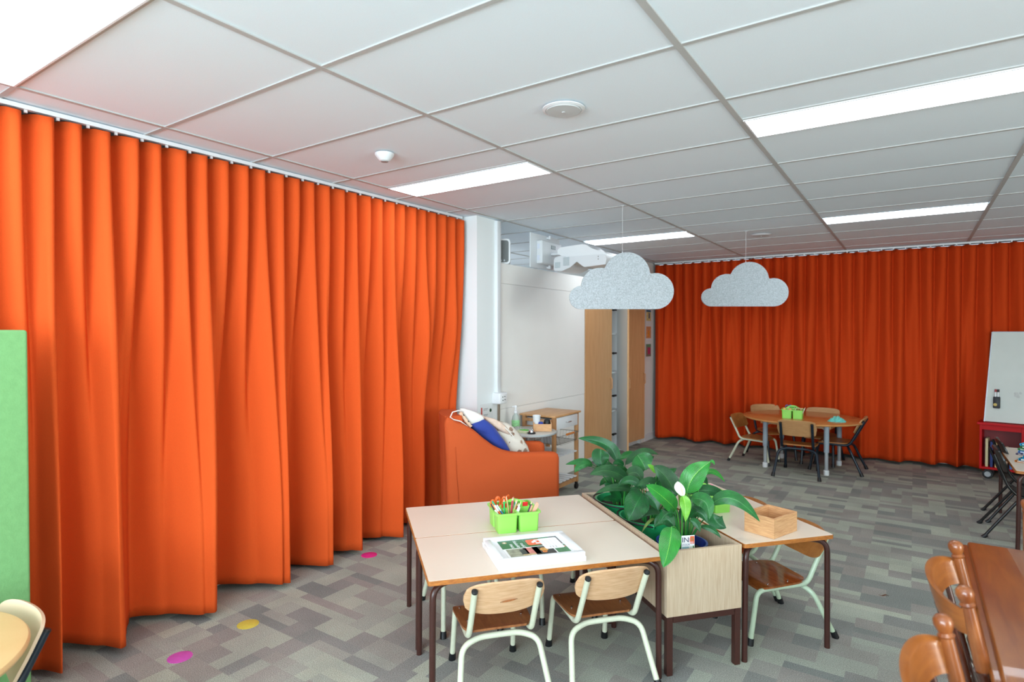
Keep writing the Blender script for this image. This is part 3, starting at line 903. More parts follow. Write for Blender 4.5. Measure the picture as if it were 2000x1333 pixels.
# ------------------------------------------------------------------ small grey side table and what stands on it
STC = Vector((-2.905, 4.545, 0)); SZ = .675
t = thing('side_table', 'small round pale grey side table between the armchair and the wooden trolley', 'table', STC)
g = G(); g.lathe([(.250, SZ - .022), (.258, SZ - .020), (.262, SZ - .011), (.258, SZ - .002), (.250, SZ)], 56); obj('tabletop', g, mat('pale_grey_top', (196, 196, 190), .35), t)
g = G(); g.lathe([(.262, SZ - .018), (.2645, SZ - .014), (.2645, SZ - .006), (.262, SZ - .003)], 56); obj('edge_band', g, mat('edge_grey', (176, 184, 184), .4), t)
g = G(); g.cyl((0, 0, .02), (0, 0, SZ - .02), .02); obj('column', g, M_alu, t)
g = G(); g.lathe([(.17, 0), (.17, .008), (.03, .02), (.02, .03)], 40); obj('base', g, M_alu, t)
rr = Vector((.828, .5607, 0)); ff = Vector((-.5607, .828, 0))
def at_t(lat, dep_, z): return ff * dep_ + rr * lat + Vector((0, 0, z))
# desk bell
t = thing('desk_bell', 'chrome call bell on a black base at the front of the grey side table', 'bell', at_t(.172, 5.23, SZ))
g = G(); g.lathe([(.036, 0), (.038, .004), (.034, .012), (.012, .014)], 28); obj('base', g, M_black, t)
g = G(); g.lathe([(.027, .015), (.0265, .022), (.022, .032), (.012, .039), (.004, .041)], 28); obj('dome', g, M_chrome, t)
g = G(); g.lathe([(.003, .040), (.003, .046), (.005, .049), (.003, .052)], 12); obj('button', g, M_chrome, t)
# bamboo organiser
t = thing('desk_organiser', 'bamboo desk organiser box on the grey side table', 'box', at_t(.275, 5.38, SZ), radians(34))
g = G()
for c, d in (((0, -.045, .035), (.165, .007, .066)), ((0, .045, .045), (.165, .007, .09)), ((-.079, 0, .04), (.007, .083, .08)), ((.079, 0, .04), (.007, .083, .08)), ((0, 0, .004), (.151, .083, .007))):
    g.box(c, d, .0006)
obj('box', g, M_bamboo, t, smooth=False)
pz = at_t(.225, 5.395, SZ + .009)
t = thing('white_cup', 'white dotted paper cup standing in the bamboo organiser', 'cup', pz)
g = G(); g.lathe([(.026, 0), (.036, .125), (.038, .128), (.036, .130), (.034, .127), (.025, .004)], 28); obj('cup', g, mat('cup_white', (232, 236, 238), .5, noise=(90, .04)), t)
t = thing('blue_cloth', 'small blue cloth peeking out of the bamboo organiser', 'cloth', at_t(.262, 5.365, SZ + .009))
g = G(); g.lathe([(.02, 0), (.024, .06), (.018, .074), (.004, .078)], 14); obj('cloth', g, M_navycloth, t)
t = thing('black_ball', 'black rounded computer mouse standing up in the bamboo organiser', 'mouse', at_t(.320, 5.39, SZ + .009))
g = G(); g.lathe([(.012, 0), (.028, .03), (.031, .07), (.026, .09), (.012, .101), (.002, .103)], 24); obj('body', g, M_black, t)
# soap pump bottle
t = thing('pump_bottle', 'clear pump bottle with a green label standing behind the bags on the grey side table', 'bottle', at_t(.035, 5.45, SZ))
m = mat('clear_bottle', (232, 244, 236), .12, trans=.55)
g = G(); g.lathe([(.030, 0), (.036, .01), (.037, .09), (.030, .125), (.014, .145), (.013, .155)], 28); obj('bottle', g, m, t)
g = G(); g.lathe([(.0375, .015), (.0380, .02), (.0380, .085), (.0375, .09)], 28, close=False); obj('label', g, mat('green_label', (150, 214, 150), .5, noise=(60, .2)), t)
g = G(); g.lathe([(.016, .153), (.016, .175), (.007, .178), (.007, .205)], 20); g.lathe([(.013, .203), (.014, .212), (.008, .222), (.002, .223)], 20); g.tube([(0, 0, .212), (-.03, -.012, .210)], .005, 8); obj('pump', g, M_white, t)
t = thing('sweet_packet', 'flat green and yellow packet on the grey side table left of the bell', 'packet', at_t(.098, 5.30, SZ), radians(20))
g = G(); g.slab(lambda u, v: (u * .075, v * .05, .012 + .012 * (1 - u * u) * (1 - v * v)), 12, 10, lambda u, v: (0, 0, -.011)); obj('packet', g, mat('packet_cream', (206, 206, 170), .5), t)
g = G(); g.slab(lambda u, v: (u * .045 * sqrt(max(0, 1 - v * v)) + .012, v * .030, .0268 - .010 * (u * u * .3 + v * v * .4)), 12, 10, lambda u, v: (0, 0, -.004)); obj('green_print', g, mat('print_green', (86, 190, 60), .5), [c for c in t.children][0])
t = thing('plastic_bag', 'crumpled clear plastic bag lying flat at the left of the grey side table', 'bag', at_t(.045, 5.40, SZ), radians(10))
rb = random.Random(8)
hts = {}
def crumple(u, v):
    return (u * .075, v * .07, .004 + .028 * max(0, (1 - u * u) * (1 - v * v)) * (1 + .5 * sin(9 * u + 5 * v) * cos(11 * v - 4 * u)))
g = G(); g.slab(crumple, 18, 18, lambda u, v: (0, 0, -.003)); obj('bag', g, mat('thin_plastic', (214, 218, 206), .25, trans=.35, noise=(30, .1)), t, 80)

# ------------------------------------------------------------------ wooden kitchen trolley
cx0, cx1, cy0, cy1, ct = -3.145, -2.775, 4.815, 5.300, .785
t = thing('kitchen_trolley', 'wooden trolley on castors with a white drawer and wire basket against the white wall', 'trolley', ((cx0 + cx1) / 2, (cy0 + cy1) / 2, 0))
hx, hy = (cx1 - cx0) / 2, (cy1 - cy0) / 2
g = G(); g.box((0, 0, ct - .009), (2 * hx + .03, 2 * hy + .03, .018), .003); obj('top', g, wood('trolley_top', (206, 158, 108), (188, 136, 88), .4, 3, (16, 2, 4)), t)
for sx in (-1, 1):
    for sy in (-1, 1):
        x, y = sx * (hx - .02), sy * (hy - .02)
        g = G(); g.box((x, y, (ct - .018 + .075) / 2), (.034, .034, ct - .018 - .075), .002); lg = obj('post', g, M_pine, t)
        T = Matrix.Translation((x, y, .029)) @ Matrix.Rotation(pi / 2, 4, 'Y')
        g = G(); g.lathe([(.016, -.013), (.028, -.011), (.029, 0), (.028, .011), (.016, .013)], 24, T); g.box((x, y, .063), (.022, .03, .024), .003); obj('castor', g, M_black, lg)
g = G(); g.box((hx - .004, 0, ct - .080), (.016, 2 * hy - .075, .112), .002); dr = obj('drawer', g, M_white, t)
g = G(); g.box((-.02, 0, ct - .085), (2 * hx - .07, 2 * hy - .09, .09)); obj('drawer_box', g, M_white, dr, smooth=False)
g = G(); g.tube(fillet([(hx + .004, -.04, ct - .08), (hx + .026, -.04, ct - .08), (hx + .026, .04, ct - .08), (hx + .004, .04, ct - .08)], .012, 4), .004, 8); obj('handle', g, M_chrome, dr)
for sy in (-1, 1):
    for z in (ct - .055, ct - .125):
        g = G(); g.box((0, sy * (hy - .012), z), (2 * hx - .07, .012, .03), .001); obj('rail', g, M_pine, t, smooth=False)
for z in (.10,):
    g = G(); g.box((hx - .02, 0, z + .0), (.014, 2 * hy - .075, .04)); g.box((-hx + .02, 0, z), (.014, 2 * hy - .075, .04)); g.box((0, hy - .02, z), (2 * hx - .07, .014, .04)); g.box((0, -hy + .02, z), (2 * hx - .07, .014, .04)); obj('bottom_frame', g, M_pine, t, smooth=False)
def shelf(z, name):
    for k in range(6):
        y = -hy + .055 + k * (2 * hy - .11) / 5
        g = G(); g.box((0, y, z), (2 * hx - .01, .048, .012), .002); obj('slat', g, M_white, t)
shelf(.385, 's'); shelf(.135, 's')
# wire basket
g = G(); zb0, zb1 = .50, .585
x0, x1, y0, y1 = -hx + .045, hx + .02, -hy + .045, hy - .045
for z in (zb1, zb0 + .004):
    s_ = .0 if z == zb1 else .02
    g.tube([(x0 + s_, y0 + s_, z), (x1 - s_, y0 + s_, z), (x1 - s_, y1 - s_, z), (x0 + s_, y1 - s_, z)], .0025, 6, closed=True)
for k in range(11):
    x = x0 + (x1 - x0) * k / 10
    g.tube(fillet([(x, y0, zb1), (x, y0 + .02, zb0), (x, y1 - .02, zb0), (x, y1, zb1)], .008, 2), .0013, 4)
for k in range(14):
    y = y0 + (y1 - y0) * k / 13
    g.tube(fillet([(x0, y, zb1), (x0 + .02, y, zb0), (x1 - .02, y, zb0), (x1, y, zb1)], .008, 2), .0013, 4)
bk = obj('wire_basket', g, mat('wire', (150, 146, 138), .3, metal=.8), t)
g = G(); g.cyl((x1 + .012, -.07, zb1 + .006), (x1 + .012, .07, zb1 + .006), .011); obj('handle', g, mat('orange_wood', (198, 118, 52), .4), bk)
for k in range(4):
    b = thing('white_booklet', ['frontmost', 'second', 'third', 'rearmost'][k] + ' white booklet standing in the wire basket of the trolley', 'booklet', ((cx0 + cx1) / 2 + .05, cy0 + .075 + .018 * k, .504), 0, 'booklets in the wire basket')
    g = G(); g.box((0, 0, .055), (.12, .006, .105), .001, Matrix.Rotation(radians(-8), 3, 'X')); obj('pages', g, M_white, b, smooth=False)

# ------------------------------------------------------------------ pillar fittings, whiteboard wall
t = thing('cable_trunking', 'white vertical cable trunking at the corner of the pillar', 'trunking', (-3.155, 4.43, 1.02))
g = G(); g.box((0, 0, .783), (.032, .058, 1.566), .003); obj('channel', g, M_white, t)
t = thing('socket_box', 'white surface socket box with small ports below the trunking', 'socket', (-3.128, 4.418, .925))
g = G(); g.box((0, 0, .045), (.085, .125, .10), .008, seg=3); obj('box', g, M_white, t)
g = G(); g.box((.0445, 0, .045), (.005, .108, .088), .003); fp = obj('faceplate', g, M_whitegloss, t)
for y, z in ((-.016, .058), (.016, .060), (-.014, .028), (.018, .032)):
    g = G(); g.box((.0475, y, z), (.002, .014, .008)); obj('port', g, mat('dark_port', (40, 66, 56), .5), fp, smooth=False)
g = G(); g.box((-3.162, 4.452, .46), (.012, .026, .92)); tag(ctr(obj('corner_strip', g, mat('taupe_strip', (146, 132, 116), .5), smooth=False), (-3.162, 4.452, 0)), 'narrow taupe trim strip running down the pillar corner under the socket box', 'trim strip')
t = thing('instruction_sheet', 'white instruction sheet with a red bar and small icons stuck low on the pillar', 'sign', (-3.1685, 4.27, .80))
g = G(); g.box((0, 0, 0), (.002, .20, .26)); sh = obj('sheet', g, mat('sheet_paper', (226, 230, 230), .5), t, smooth=False)
g = G(); g.box((.0014, -.072, .035), (.001, .018, .13)); obj('red_bar', g, mat('sign_red', (190, 60, 44), .5), sh, smooth=False)
g = G()
for k in range(4):
    g.box((.0014, -.01, .085 - .052 * k), (.001, .065, .004)); g.box((.0014, -.014, .074 - .052 * k), (.001, .055, .003))
obj('text_line', g, mat('print_grey', (120, 124, 126), .6), sh, smooth=False)
for z, c in ((.065, (34, 78, 48)), (-.03, (150, 60, 40))):
    g = G()
    for a in range(4): g.box((.0014, .062, z), (.001, .034, .008), 0, Matrix.Rotation(radians(45 * a + 12), 3, 'X'))
    obj('icon', g, mat('icon%d' % c[0], c, .6), sh, smooth=False)
t = thing('wall_whiteboard', 'large flat white writing board covering the low partition wall', 'whiteboard', (-3.18, 5.34, .86))
g = G(); g.box((.005, 0, .58), (.010, 1.70, 1.165), .001); obj('panel', g, M_board, t, smooth=False)
g = G(); g.box((.005, 0, 1.259), (.0098, 1.70, .186), .001); obj('upper_strip', g, M_board, t, smooth=False)
g = G(); g.box((.004, 0, -.43), (.0088, 1.70, .845), .001); obj('lower_panel', g, M_board, t, smooth=False)

# speaker on the partition
t = thing('wall_speaker', 'white speaker with a grey grille peeking out behind the pillar, on the partition top', 'speaker', (-3.285, 4.62, 2.214), radians(33))
g = G(); g.prism(rrect(.23, .235, .03), .15, Matrix.Translation((0, .07, .1176)) @ RX); obj('cabinet', g, M_white, t)
g = G(); g.prism(rrect(.200, .205, .022), .006, Matrix.Translation((0, -.0795, .1176)) @ RX); gr = obj('grille', g, mat('speaker_mesh', (112, 116, 116), .7, noise=(300, .15)), t)
for k in range(4):
    g = G(); g.cyl((-.03 + .03 * k, -.0855, .032), (-.03 + .03 * k, -.090, .032), .008); obj('knob', g, M_alu, gr)

# projector with wall plate
t = thing('projector', 'white short-throw projector on a wall arm above the whiteboard partition', 'projector', (-3.17, 5.28, 2.22))
g = G(); g.box((.008, .0, .172), (.016, .58, .345), .004); wp = obj('wall_plate', g, M_white, t)
g = G(); g.box((.052, .01, .160), (.072, .40, .235), .014, seg=3); cv = obj('arm_cover', g, M_white, t)
for z in (.215, .10):
    g = G(); g.box((.045, -.1905, z), (.03, .003, .05), .001); obj('side_tab', g, mat('tab_lilac', (216, 220, 232), .5), cv, smooth=False)
g = G(); g.box((.0895, .03, .222), (.003, .085, .036)); pp = obj('label_plate', g, mat('label_teal', (60, 90, 84), .5), cv, smooth=False)
for k in range(5):
    g = G(); g.box((.0915, .0 + .015 * k, .222), (.002, .006, .03)); obj('label_stripe', g, M_white, cv, smooth=False)
for y, z in ((.02, .322), (.02, .02)):
    g = G(); g.cyl((.02, y, z), (.06, y, z), .012); g.cyl((.05, y, z - .015), (.05, y, z + .02), .014); obj('fixing_knob', g, M_white, wp)
g = G(); g.box((.20, .02, .150), (.26, .07, .028), .008); arm = obj('arm', g, M_white, t)
# sloping upper housing
up = [(.23, .168), (.26, .192), (.50, .205), (.545, .198), (.60, .160), (.66, .135), (.73, .120), (.76, .095), (.765, .07), (.30, .095), (.23, .13)]
g = G(); g.prism(up, .30, Matrix.Translation((0, .17, 0)) @ RX); bd = obj('upper_housing', g, M_whitegloss, t, 30)
lo = [(.205, .075), (.215, .098), (.26, .112), (.32, .112), (.33, .100), (.74, .098), (.765, .085), (.775, .055), (.765, .0), (.54, -.012), (.46, .045), (.39, -.005), (.30, -.035), (.215, -.03), (.205, -.01)]
g = G(); g.prism(lo, .36, Matrix.Translation((0, .20, -.01)) @ RX); bd2 = obj('body', g, M_white, t, 30)
g = G(); g.box((.49, .02, .008), (.16, .34, .03), 0, Matrix.Rotation(radians(12), 3, 'Y')); obj('lens_recess', g, mat('recess_taupe', (132, 120, 108), .5), bd2, smooth=False)
for x, z, w_, h_ in ((.247, .015, .060, .055), (.345, .045, .066, .080)):
    g = G()
    g.box((x, -.1615, z), (w_, .003, h_))
    obj('vent', g, mat('vent_grey', (170, 182, 184), .6), bd2, smooth=False)
    g = G()
    for k in range(8): g.box((x - w_ / 2 + w_ * (k + .5) / 8, -.1637, z), (w_ / 22, .002, h_ * .94))
    obj('vent_slats', g, M_white, bd2, smooth=False)
for x, z in ((.69, .07), (.69, .045)):
    g = G(); g.box((x, -.1612, z), (.006, .002, .012)); obj('indicator', g, mat('ind_grey', (120, 120, 118), .5), bd2, smooth=False)

# ------------------------------------------------------------------ tall cupboards and the corner wall
def cupboard(label, y0, y1, x=-3.19, doors=True, hy=None, hside=1):
    t = thing('tall_cupboard', label, 'cupboard', (x, (y0 + y1) / 2, 0))
    hw = (y1 - y0) / 2
    g = G(); g.box((-.29, -hw + .009, 1.105), (.58, .018, 2.21)); g.box((-.29, hw - .009, 1.105), (.58, .018, 2.21)); g.box((-.571, 0, 1.105), (.018, 2 * hw - .036, 2.21)); g.box((-.285, 0, 2.20), (.55, 2 * hw - .036, .018)); g.box((-.285, 0, .07), (.55, 2 * hw - .036, .018)); g.box((-.05, 0, .03), (.018, 2 * hw - .036, .06))
    obj('carcass', g, M_white, t, smooth=False)
    return t
def handle(parent, x, y, z, h=.15, out=.03):
    g = G(); g.tube(fillet([(x, y, z - h / 2), (x + out, y, z - h / 2 + .012), (x + out, y, z + h / 2 - .012), (x, y, z + h / 2)], .014, 4), .007, 8); obj('handle', g, mat('handle_maple', (190, 136, 90), .4), parent)
t = cupboard('tall maple cupboard with its door shut, left of the open one', 6.205, 6.95)
g = G(); g.box((.010, 0, 1.14), (.018, .737, 2.12), .001); d = obj('door', g, M_maple, t, smooth=False); handle(d, .018, .315, .925)
t = cupboard('tall maple cupboard with its narrow door standing open, shelves inside', 6.955, 7.36)
for z in (.55, 1.05, 1.55, 1.95):
    g = G(); g.box((-.27, 0, z), (.50, .365, .018)); obj('shelf', g, mat('pale_shelf', (214, 226, 228), .5), t, smooth=False)
# open door, hinged at the far side of its opening, swung toward the camera
hp = Vector((.010, -.02, 0))
ang = radians(-42)
dm = Matrix.Translation(hp) @ Matrix.Rotation(ang, 4, 'Z')
g = G(); g.box((.16, .0, 1.12), (.32, .018, 2.10)); g.v = [dm @ q for q in g.v]; d = obj('open_door', g, mat('door_inside_grey', (196, 196, 192), .5), t, smooth=False)
g = G(); g.box((.16, .0102, 1.12), (.32, .002, 2.10)); g.box((.3210, 0, 1.12), (.002, .022, 2.10)); g.v = [dm @ q for q in g.v]; obj('maple_face', g, M_maple, d, smooth=False)
gg = G(); gg.tube(fillet([(.285, .012, .85), (.285, .042, .862), (.285, .042, .988), (.285, .012, 1.0)], .014, 4), .007, 8); gg.v = [dm @ q for q in gg.v]; obj('handle', gg, MATS['handle_maple'], d)
for z in (.25, .75, 1.30, 1.86):
    g = G(); g.box((-.018, -.055, z), (.030, .09, .022), .003); g.cyl((-.02, -.09, z), (-.005, -.09, z), .016); obj('hinge', g, M_black, d)
t = cupboard('tall maple cupboard right of the open door, its front almost flush with the wall', 7.365, 7.96, -3.19)
g = G(); g.box((.030, 0, 1.14), (.018, .585, 2.12), .001, Matrix.Rotation(radians(-4), 3, 'Z')); d = obj('door', g, M_maple, t, smooth=False); handle(d, .055, .25, .925); 
g = G(); g.box((-.29, .305, 1.105), (.57, .014, 2.21)); obj('end_panel', g, wood('end_panel_brown', (150, 112, 78), (136, 98, 66), .5, 3, (8, 8, 1)), t, smooth=False)

pc = [('child painting with blue top and yellow ground, highest of the three on the corner wall', 1.82, .16, [((36, 96, 130), .9, 0, .05, .9), ((206, 190, 130), 0, 0, -.02, .9), ((70, 92, 110), -.1, .02, -.01, .25)]),
      ('orange child painting, middle one of the three on the corner wall', 1.57, .18, [((206, 140, 92), 0, 0, 0, .95), ((214, 130, 30), 0, .0, -.02, .25)]),
      ('child painting with a pink and purple shape, lowest of the three on the corner wall', 1.31, .19, [((122, 110, 92), 0, 0, 0, .95), ((176, 44, 90), 0, .02, -.01, .5), ((96, 140, 104), 0, 0, .07, .8)])]
for lb, z, h, bl_ in pc:
    t = thing('child_painting', lb, 'picture', (-3.188, 8.24, z), 0, None)
    g = G(); g.box((0, 0, -.01), (.002, .22, h + .05)); p = obj('paper', g, M_white, t, smooth=False)
    for k, (c, _, oy, oz, wf) in enumerate(bl_):
        hh = h * (.95 if k == 0 and len(bl_) != 3 else (.3 if k == 0 else .8 if k == 1 else .5)) if lb.startswith('child painting with blue') else h * (.95 if k == 0 else .5 if k == 1 else .18)
        g = G(); g.box((.0015 + .0008 * k, oy, oz), (.0012, .20 * wf, hh)); obj('paint_patch', g, mat('paint%d%d' % (c[0], c[1]), c, .7, noise=(40, .2)), p, smooth=False)

# ------------------------------------------------------------------ felt clouds
def cloud(label, p, wdt, hgt):
    """p = point below the hook at the bottom line"""
    t = thing('felt_cloud', label, 'hanging decoration', p, math.atan2(.5607, .828))
    C = [(620, 253, 690, 885), (0, 200, 395, 1000), (0, 125, 190, 1122), (0, 195, 1005, 1052)]
    k = wdt / 1127.
    def X(x): return (x - 642) * k
    def Z(y): return (1247 - y) * k * (hgt / (615 * k))
    pts = []
    n = 120
    xl, xr = 65, 1200
    top = []
    for i in range(n + 1):
        x = xl + (xr - xl) * (1 - cos(pi * i / n)) / 2
        ys = [cy - sqrt(r * r - (x - cx) ** 2) for _, r, cx, cy in C if abs(x - cx) <= r]
        if ys: top.append((x, min(ys)))
    bot = []
    for i in range(12):
        a = radians(0 + 90 * i / 11); bot.append((1005 + 195 * cos(a), 1052 + 195 * sin(a)))
    for i in range(12):
        a = radians(90 + 90 * i / 11); bot.append((190 + 125 * cos(a), 1122 + 125 * sin(a)))
    poly = [(X(x), Z(y)) for x, y in top + bot]
    cl = [poly[0]]
    for q in poly[1:]:
        if abs(q[0] - cl[-1][0]) + abs(q[1] - cl[-1][1]) > .0006: cl.append(q)
    g = G(); g.prism(cl[::-1], .022, Matrix.Translation((0, .011, 0)) @ RX); obj('panel', g, M_felt, t, 30)
    zt = Z(632)
    g = G(); g.tube([(0, 0, zt - .012), (0, 0, CEIL - p[2] - .003)], .0013, 6); g.tube([(-.004, 0, zt - .01), (.0, 0, zt + .012), (.004, 0, zt - .01)], .0018, 6); obj('cord', g, M_white, t)
    g = G(); g.box((0, 0, CEIL - p[2] - .002), (.02, .02, .004), .001); obj('hook', g, M_white, t)
    return t
cloud('nearer and larger looking grey felt cloud hanging in front of the cupboards', (-1.949, 4.465, 1.757), .835, .457)
cloud('farther grey felt cloud hanging in front of the far orange curtain', (-1.409, 6.285, 1.832), .868, .448)

# ------------------------------------------------------------------ peace lilies in the planter
def leafmat(name, c1, c2, vein, rough=.34):
    m = bpy.data.materials.new(name); m.use_nodes = True
    nt = m.node_tree; b = nt.nodes['Principled BSDF']; L = nt.links.new
    b.inputs['Roughness'].default_value = rough
    b.inputs['Specular IOR Level'].default_value = .5
    b.inputs['Subsurface Weight'].default_value = .0
    tc = nt.nodes.new('ShaderNodeTexCoord'); sp = nt.nodes.new('ShaderNodeSeparateXYZ'); L(tc.outputs['UV'], sp.inputs[0])
    # across = |x-.5|
    a = nt.nodes.new('ShaderNodeMath'); a.operation = 'SUBTRACT'; a.inputs[1].default_value = .5; L(sp.outputs[0], a.inputs[0])
    ab = nt.nodes.new('ShaderNodeMath'); ab.operation = 'ABSOLUTE'; L(a.outputs[0], ab.inputs[0])
    # oblique side veins
    k = nt.nodes.new('ShaderNodeMath'); k.operation = 'MULTIPLY_ADD'; k.inputs[1].default_value = -1.1; L(ab.outputs[0], k.inputs[0]); L(sp.outputs[1], k.inputs[2])
    fq = nt.nodes.new('ShaderNodeMath'); fq.operation = 'MULTIPLY'; fq.inputs[1].default_value = 95; L(k.outputs[0], fq.inputs[0])
    sn = nt.nodes.new('ShaderNodeMath'); sn.operation = 'SINE'; L(fq.outputs[0], sn.inputs[0])
    mr = nt.nodes.new('ShaderNodeMapRange'); mr.inputs[1].default_value = .45; mr.inputs[2].default_value = 1; mr.inputs[3].default_value = 0; mr.inputs[4].default_value = .28 if 'dark' in name or 'dull' in name else .5; L(sn.outputs[0], mr.inputs[0])
    no = nt.nodes.new('ShaderNodeTexNoise'); no.inputs['Scale'].default_value = 22; no.inputs['Detail'].default_value = 3; L(tc.outputs['Object'], no.inputs[0])
    r = nt.nodes.new('ShaderNodeValToRGB'); r.color_ramp.elements[0].position = .35; r.color_ramp.elements[1].position = .68
    r.color_ramp.elements[0].color = lin(c1) + (1,); r.color_ramp.elements[1].color = lin(c2) + (1,); L(no.outputs[0], r.inputs[0])
    mx = nt.nodes.new('ShaderNodeMix'); mx.data_type = 'RGBA'; L(mr.outputs[0], mx.inputs[0]); L(r.outputs[0], mx.inputs[6]); mx.inputs[7].default_value = lin(vein) + (1,)
    lt = nt.nodes.new('ShaderNodeMath'); lt.operation = 'LESS_THAN'; lt.inputs[1].default_value = .013; L(ab.outputs[0], lt.inputs[0])
    mx2 = nt.nodes.new('ShaderNodeMix'); mx2.data_type = 'RGBA'; L(lt.outputs[0], mx2.inputs[0]); L(mx.outputs[2], mx2.inputs[6]); mx2.inputs[7].default_value = lin(vein) + (1,)
    L(mx2.outputs[2], b.inputs['Base Color'])
    bp = nt.nodes.new('ShaderNodeBump'); bp.inputs['Strength'].default_value = .35; bp.inputs['Distance'].default_value = .003; L(sn.outputs[0], bp.inputs['Height']); L(bp.outputs[0], b.inputs['Normal'])
    return m
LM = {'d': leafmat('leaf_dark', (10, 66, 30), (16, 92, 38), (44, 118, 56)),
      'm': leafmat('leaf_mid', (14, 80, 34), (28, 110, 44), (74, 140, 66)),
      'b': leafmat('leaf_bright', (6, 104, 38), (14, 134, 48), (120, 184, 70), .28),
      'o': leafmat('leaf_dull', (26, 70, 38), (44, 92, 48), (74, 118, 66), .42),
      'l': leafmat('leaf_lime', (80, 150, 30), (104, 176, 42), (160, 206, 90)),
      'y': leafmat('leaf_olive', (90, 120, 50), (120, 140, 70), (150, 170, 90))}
M_stalk = mat('leaf_stalk', (74, 160, 62), .4)
M_stalkd = mat('leaf_stalk_dark', (34, 110, 48), .4)
def leaf(parent, org, base, mid, tip, hw, tone, start, rnd):
    B, Mi, T = Vector(base), Vector(mid), Vector(tip)
    Cc = Mi * 2 - (B + T) / 2
    sideref = Vector((.42 + rnd.uniform(-.25, .25), -.78 + rnd.uniform(-.2, .2), .46 + rnd.uniform(-.2, .25))).normalized()
    g = G(); nl, nw = 22, 8; vs = []; uv = []; fs = []
    for i in range(nl + 1):
        s = i / nl
        p = B * (1 - s) ** 2 + Cc * 2 * s * (1 - s) + T * s * s
        tg = ((Cc - B) * (1 - s) + (T - Cc) * s).normalized()
        sd = tg.cross(sideref)
        if sd.length < .05: sd = tg.cross(Vector((0, 0, 1)))
        sd.normalize(); nn = sd.cross(tg).normalized()
        if nn.dot(sideref) < 0: nn = -nn
        prof_ = (s ** .55) * ((1 - s) ** .80) * 2.45 if s < 1 else 0
        w_ = hw * min(1.05, prof_)
        if i == nl: w_ = .0004
        wav = .10 * hw * sin(s * 9 + rnd.random() * .2)
        for j in range(nw + 1):
            c = -1 + 2 * j / nw
            cup = abs(c) ** 1.4 * .22 * w_ - (.05 * w_ if c == 0 else 0)
            vs.append(p + sd * (c * w_) + nn * (cup + wav * c * c * c))
            uv.append(((c + 1) / 2, s))
    for i in range(nl):
        for j in range(nw):
            a = i * (nw + 1) + j
            fs.append((a, a + 1, a + nw + 2, a + nw + 1))
    g.mi = 0; g.add([q - org for q in vs], fs)
    # stalk
    n0 = len(g.v); g.mi = 1
    st = Vector(start)
    c1 = Vector((st.x * .75 + B.x * .25, st.y * .75 + B.y * .25, max(B.z, st.z) + .02)) * .6 + (st + B) * .2
    pts = bez(st, c1, B, 9)
    g.tube([q - org for q in pts], [.0042 - .002 * k / 9 for k in range(10)], 6)
    uv += [(.25, .5)] * (len(g.v) - n0)
    g.uv = uv
    o = obj('leaf', g, [LM[tone], M_stalk if tone in 'bl' else M_stalkd], parent, 80)
    return o
def bucket(parent, r0, r1, z0, z1, m, org=(0, 0, 0)):
    g = G(); g.lathe([(r0, z0), (r1, z1 - .008), (r1 + .006, z1 - .008), (r1 + .006, z1), (r1 - .003, z1), (r1 - .006, z1 - .01), (r0 - .004, z0 + .006)], 48); return obj('pot', g, m, parent)
M_gbucket = mat('green_bucket', (30, 146, 86), .35); M_bpot = mat('blue_pot', (26, 52, 130), .3); M_soil = mat('potting_soil', (38, 28, 20), .95, noise=(120, .4), bump=(150, .8))
POTS = [(UV(1.265, .855), .150, M_gbucket, .115), (UV(1.275, .545), .150, M_gbucket, .115), (UV(1.275, .195), .118, M_bpot, .08)]
PLB = ['peace lily in a green bucket at the far end of the planter box', 'peace lily in the middle green bucket of the planter box', 'flowering peace lily in a small blue pot at the near end of the planter box']
plants = []
rnd = random.Random(11)
for i, (c, r, m, r0) in enumerate(POTS):
    c = Vector((c.x, c.y, .2912))
    t = thing('potted_peace_lily', PLB[i], 'potted plant', c)
    zt = [.278, .268, .247][i]
    bucket(t, r0, r, 0, zt, m)
    g = G(); g.lathe([(.002, zt - .028), (r * .5, zt - .032), (r - .012, zt - .04)], 32, close=False); obj('soil', g, M_soil, t)
    if i < 2:
        hp = []
        for k in range(25):
            a = radians(-20 + 7.9 * k) + (2.3 if i == 0 else 2.3)
            hp.append(((r + .016) * cos(a), (r + .016) * sin(a), zt - .012 + .016 * sin(pi * k / 24)))
        g = G(); g.tube(hp, .0045, 8); obj('carry_handle', g, M_black, t)
        for a in (hp[0], hp[-1]):
            g = G(); g.box((a[0] * .96, a[1] * .96, a[2]), (.018, .018, .022), .003); obj('handle_lug', g, m, t)
    plants.append((t, c, zt))
